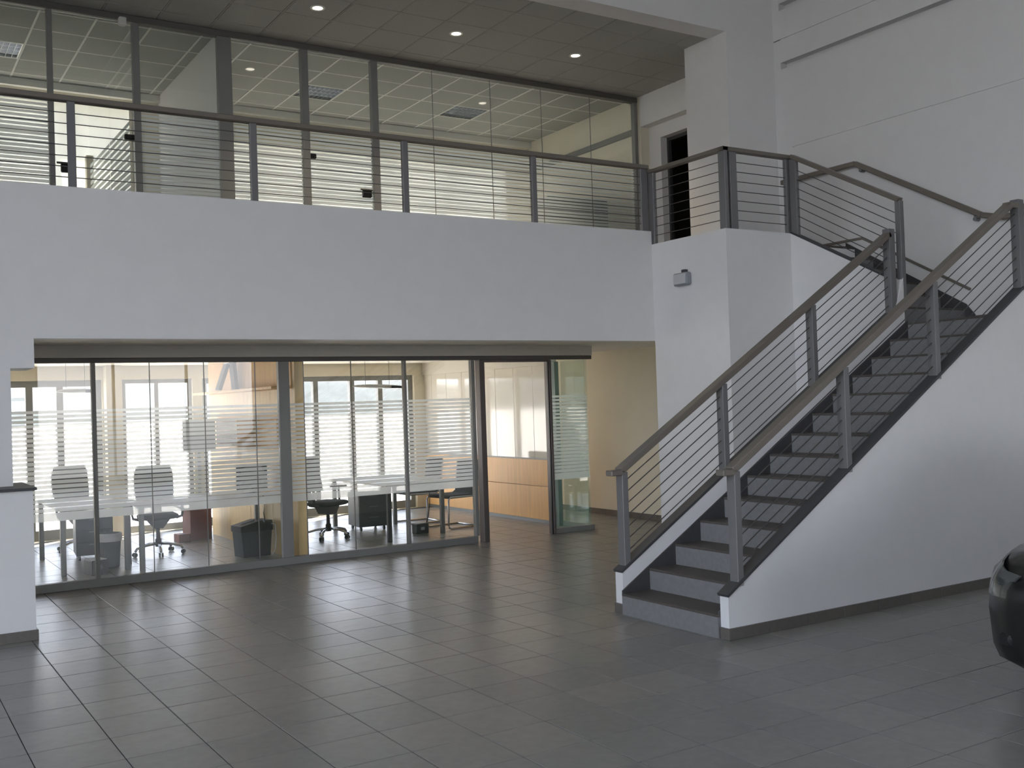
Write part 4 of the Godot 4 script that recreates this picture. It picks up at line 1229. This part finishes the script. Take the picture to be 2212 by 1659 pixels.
func make_upper_rooms():
	# cornice along the rear wall
	var t := struct_node("trim_1", "pale cornice between ceiling and rear wall upstairs", "trim")
	box(t, "cornice", Vector3(-0.4, CE2 - 0.10, ZBU), Vector3(3.70, CE2 - 0.003, ZBU + 0.09), M.grid_white)
	box(t, "cornice", Vector3(3.82, CE2 - 0.10, ZBU), Vector3(XR, CE2 - 0.003, ZBU + 0.09), M.grid_white)
	var t2 := struct_node("trim_2", "grey ledge along the side wall of the large upper room", "trim")
	box(t2, "ledge", Vector3(XR - 0.05, 5.71, -14.9), Vector3(XR, 5.79, ZU - 0.06), M.frame_grey)
	# roller blinds drawn over the upper windows
	for q in [[0.62, 3.38, 4.10, 6.0, "white translucent roller blind drawn behind the striped upper door"], [4.07, 9.48, 3.98, 5.7, "white translucent roller blind drawn in the large upper room"]]:
		var rb := thing("roller_blind", q[4], "blind", Vector3(q[0], q[2], ZBU + 0.05), 0.0, "roller blinds upstairs")
		box(rb, "fabric", Vector3(0, 0, -0.001), Vector3(q[1] - q[0], q[3] - q[2], 0.001), M.blind_fabric)
		rod(rb, "roller", Vector3(0, q[3] - q[2] + 0.02, 0), Vector3(q[1] - q[0], q[3] - q[2] + 0.02, 0), 0.025, M.grid_white, 12)
		box(rb, "bottom_bar", Vector3(0, -0.02, -0.006), Vector3(q[1] - q[0], 0.005, 0.006), M.grid_white)
	# glass wall running back between the two small upper rooms
	var s := thing("inner_glass_wall", "frosted striped glass wall with cream end posts running back behind the upper door", "glass wall", Vector3(2.74, FL2, -13.6))
	for z in [-1.36, 1.36]:
		box(s, "post", Vector3(-0.05, 0.0, z - 0.05), Vector3(0.05, 1.85, z + 0.05), M.cream_paint, 0.004)
	box(s, "base_rail", Vector3(-0.03, 0.0, -1.31), Vector3(0.03, 0.07, 1.31), M.cream_paint, 0.004)
	for k in 2:
		var pane := put(box_mesh(Vector3(0.01, 2.66, 1.30)), "pane", M.glass, s, Vector3(0, 1.40, -0.655 + k * 1.31))
		tag(put(film_mesh(1.29, 0.5 - 1.40, 1.75 - 1.40, 16), "frosted_stripes", M.frosted_film, pane, Vector3(-0.0062, 0, 0), Basis(Vector3.UP, PI / 2)), "white frosted film cut in horizontal stripes")
	# cupboard in the large room
	var c := thing("side_cupboard", "plain grey-green cupboard beside the side wall of the large upper room", "cupboard", Vector3(9.2, FL2, -12.75))
	box(c, "body", Vector3(-0.55, 0, -0.22), Vector3(0.55, 1.32, 0.2), M.green_panel, 0.004)
	for x in [-0.275, 0.275]:
		var d := box(c, "door", Vector3(x - 0.27, 0.04, 0.2), Vector3(x + 0.27, 1.3, 0.218), M.green_panel, 0.003)
		box(d, "handle", Vector3(-signf(x) * 0.2 - 0.008, -0.06, 0.009), Vector3(-signf(x) * 0.2 + 0.008, 0.06, 0.025), M.chrome)
	var k := thing("office_machine", "low black and white office machine just above the gallery edge", "machine", Vector3(6.9, FL2, -12.9))
	box(k, "cabinet", Vector3(-0.28, 0, -0.25), Vector3(0.28, 0.78, 0.25), M.panel_pale, 0.006)
	box(k, "control_deck", Vector3(-0.28, 0.78, -0.25), Vector3(0.28, 0.83, 0.25), M.black_plastic, 0.006)
	box(k, "lid", Vector3(-0.27, 0.83, -0.25), Vector3(0.27, 0.88, 0.2), M.panel_pale, 0.01)

# ------------------------------------------------------------------ car
func make_car():
	# local axes: x runs from the nose to the tail, z to the car's left side (towards the camera), origin on the floor at the nose tip
	var o := thing("car", "glossy black car parked in front of the staircase wall", "car", Vector3(5.33, 0, -2.80), 0.0)
	var st := start(true)
	# stations: x, half width, bottom, waist height, shoulder (deck) height, roundness
	var S := [
		[0.00, 0.58, 0.22, 0.46, 0.62], [0.03, 0.69, 0.20, 0.48, 0.67], [0.09, 0.785, 0.195, 0.49, 0.72], [0.20, 0.85, 0.19, 0.50, 0.78], [0.38, 0.88, 0.19, 0.52, 0.84],
		[0.65, 0.895, 0.19, 0.54, 0.87], [1.00, 0.90, 0.19, 0.56, 0.92], [1.30, 0.90, 0.19, 0.57, 0.955], [1.8, 0.90, 0.19, 0.58, 0.96], [2.6, 0.90, 0.19, 0.60, 0.965],
		[3.3, 0.895, 0.20, 0.62, 0.975], [3.75, 0.87, 0.22, 0.64, 0.97], [4.05, 0.82, 0.25, 0.66, 0.95], [4.20, 0.74, 0.30, 0.66, 0.90], [4.24, 0.62, 0.36, 0.62, 0.80]]
	var prev := []
	for q in S:
		var ring := []
		var w: float = q[1]
		var prof := [[0.0, q[2]], [0.80, q[2]], [0.93, q[2] + 0.03], [0.975, q[2] + 0.10], [0.985, lerpf(q[2], q[3], 0.6)], [1.0, q[3]], [0.99, lerpf(q[3], q[4], 0.45)], [0.955, lerpf(q[3], q[4], 0.75)], [0.87, lerpf(q[3], q[4], 0.93)], [0.60, q[4]], [0.0, q[4] + 0.025]]
		for p in prof: ring.append(Vector3(q[0], p[1], p[0] * w))
		for i in range(prof.size() - 2, 0, -1): ring.append(Vector3(q[0], prof[i][1], -prof[i][0] * w))
		if prev.size():
			for k in ring.size():
				var k2 := (k + 1) % ring.size()
				var mid: Vector3 = (ring[k] + ring[k2]) * 0.5
				quad(st, prev[k], prev[k2], ring[k2], ring[k], Vector3(0, mid.y - 0.55, mid.z * 0.8) + Vector3(-0.05, 0, 0))
		else:
			for k in range(1, ring.size() - 1):
				tri(st, ring[0], ring[k], ring[k + 1], Vector3.LEFT)
		prev = ring
	for k in range(1, prev.size() - 1):
		tri(st, prev[0], prev[k], prev[k + 1], Vector3.RIGHT)
	put(done(st), "body_shell", M.car_paint, o)
	# cabin: glass house and roof
	var gl := start(true)
	var roof := start(true)
	var C := [[1.18, 0.70, 0.95, 0.97], [1.75, 0.66, 1.36, 0.96], [2.2, 0.62, 1.43, 0.96], [2.8, 0.61, 1.43, 0.97], [3.3, 0.62, 1.34, 0.97], [3.85, 0.68, 0.98, 0.96]]
	for i in C.size() - 1:
		var a = C[i]
		var b = C[i + 1]
		for s in [-1.0, 1.0]:
			quad(gl, Vector3(a[0], a[3] - 0.02, s * 0.80), Vector3(b[0], b[3] - 0.02, s * 0.80), Vector3(b[0], b[2], s * b[1]), Vector3(a[0], a[2], s * a[1]), Vector3(0, 0.3, s))
		var into := gl if i == 0 or i == C.size() - 2 else roof
		quad(into, Vector3(a[0], a[2] + 0.004, -a[1]), Vector3(b[0], b[2] + 0.004, -b[1]), Vector3(b[0], b[2] + 0.004, b[1]), Vector3(a[0], a[2] + 0.004, a[1]), Vector3.UP)
		if into == roof:
			quad(into, Vector3(a[0], a[2] - 0.02, -a[1]), Vector3(b[0], b[2] - 0.02, -b[1]), Vector3(b[0], b[2] - 0.02, b[1]), Vector3(a[0], a[2] - 0.02, a[1]), Vector3.DOWN)
	put(done(gl), "cabin_glass", M.car_glass, o)
	put(done(roof), "roof", M.car_paint, o)
	for s in [-1.0, 1.0]:
		for i in C.size() - 1:
			tube(o, "roof_rail", PackedVector3Array([Vector3(C[i][0], C[i][2], s * C[i][1]), Vector3(C[i + 1][0], C[i + 1][2], s * C[i + 1][1])]), 0.028, M.car_paint, 8)
		bar(o, "door_pillar", Vector3(2.35, 0.95, s * 0.80), Vector3(2.4, 1.43, s * 0.615), 0.05, 0.06, M.car_paint)
		# wheels
		for x in [0.82, 3.38]:
			var wn := put(lathe_mesh(PackedVector2Array([Vector2(0.19, -0.09), Vector2(0.29, -0.10), Vector2(0.315, -0.07), Vector2(0.315, 0.07), Vector2(0.29, 0.10), Vector2(0.19, 0.09), Vector2(0.19, -0.09)]), 28), "tyre", M.tyre, o, Vector3(x, 0.315, s * 0.81), Basis(Vector3.RIGHT, PI / 2))
			put(lathe_mesh(PackedVector2Array([Vector2(0, -0.07), Vector2(0.05, -0.085), Vector2(0.19, -0.07), Vector2(0.19, 0.07), Vector2(0.05, 0.085), Vector2(0, 0.07)]), 20), "rim", M.alloy, wn)
		# wheel arch liners
		for x in [0.82, 3.38]:
			var path := PackedVector3Array()
			for k in 13:
				var a := PI * k / 12.0
				path.append(Vector3(x + cos(a) * 0.35, 0.315 + sin(a) * 0.35, s * 0.885))
			tube(o, "arch_liner", path, 0.022, M.car_trim, 6)
		# headlamp, wrapping the corner
		var hl := start(true)
		var rows := []
		for i in 7:
			var t := i / 6.0
			var row := []
			for k in 5:
				var v := k / 4.0
				var x: float = lerpf(0.045, 0.46, t * t)
				var wd: float = lerpf(0.62, 0.862, pow(t, 0.55))
				var y: float = lerpf(0.565 + 0.05 * t, 0.70 + 0.11 * t, v)
				row.append(Vector3(x + 0.02 * v - 0.022, y, s * (wd - 0.075 * v * v + 0.006)))
			rows.append(row)
		for i in 6:
			for k in 4:
				quad(hl, rows[i][k], rows[i + 1][k], rows[i + 1][k + 1], rows[i][k + 1], Vector3(-1, 0.2, s * 0.6))
		var lamp := put(done(hl), "headlamp", M.lens_silver, o)
		var lid := start(true)
		for i in 6:
			for k in 4:
				var off := Vector3(-0.008, 0.004, s * 0.006)
				quad(lid, rows[i][k] + off, rows[i + 1][k] + off, rows[i + 1][k + 1] + off, rows[i][k + 1] + off, Vector3(-1, 0.2, s * 0.6))
		put(done(lid), "lens", M.glass, lamp)
		# fog lamp pocket
		box(o, "fog_lamp_pocket", Vector3(0.018, 0.29, s * 0.60 - 0.09), Vector3(0.09, 0.39, s * 0.60 + 0.09), M.car_trim, 0.02)
		put(lathe_mesh(PackedVector2Array([Vector2(0.0, 0.006), Vector2(0.03, 0.003), Vector2(0.036, -0.004), Vector2(0, -0.004)]), 16), "fog_lamp", M.lens_silver, o, Vector3(0.014, 0.345, s * 0.60), Basis(Vector3.BACK, PI / 2))
		# mirrors
		put(cushion_mesh(0.10, 0.13, 0.2), "door_mirror", M.car_paint, o, Vector3(1.42, 1.0, s * 0.96))
	# grille and number plate
	for k in 5:
		box(o, "grille_bar", Vector3(-0.012, 0.42 + k * 0.032, -0.42), Vector3(0.02, 0.438 + k * 0.032, 0.42), M.car_trim if k % 2 else M.chrome, 0.003)
	box(o, "number_plate", Vector3(-0.03, 0.30, -0.26), Vector3(-0.01, 0.41, 0.26), M.paper_white, 0.003)
	box(o, "lower_grille", Vector3(-0.008, 0.225, -0.45), Vector3(0.02, 0.285, 0.45), M.car_trim, 0.004)

# ------------------------------------------------------------------ small things
func make_details():
	# lamp on the platform block
	var l := thing("wall_lamp", "small grey square wall lamp on the white block under the platform", "wall lamp", Vector3(7.866, 3.06, -8.765))
	box(l, "housing", Vector3(-0.075, -0.075, -0.115), Vector3(0, 0.065, 0.115), M.device_grey, 0.012)
	box(l, "front_glass", Vector3(-0.082, -0.06, -0.10), Vector3(-0.075, 0.05, 0.10), M.panel_pale, 0.004)
	box(l, "bracket", Vector3(-0.05, 0.065, 0.0), Vector3(0, 0.10, 0.06), M.pedestal_grey, 0.004)
	# door closer on the upper door
	var c := thing("ceiling_sensor", "small white box fixed at the top of the upper glass partition", "sensor", Vector3(2.58, CE2 - 0.11, ZU + 0.10))
	box(c, "case", Vector3(-0.04, -0.045, -0.04), Vector3(0.04, 0.045, 0.04), M.lamp_housing, 0.01)
	box(c, "mount_arm", Vector3(-0.015, 0.0, -0.09), Vector3(0.015, 0.03, -0.04), M.frame_grey)
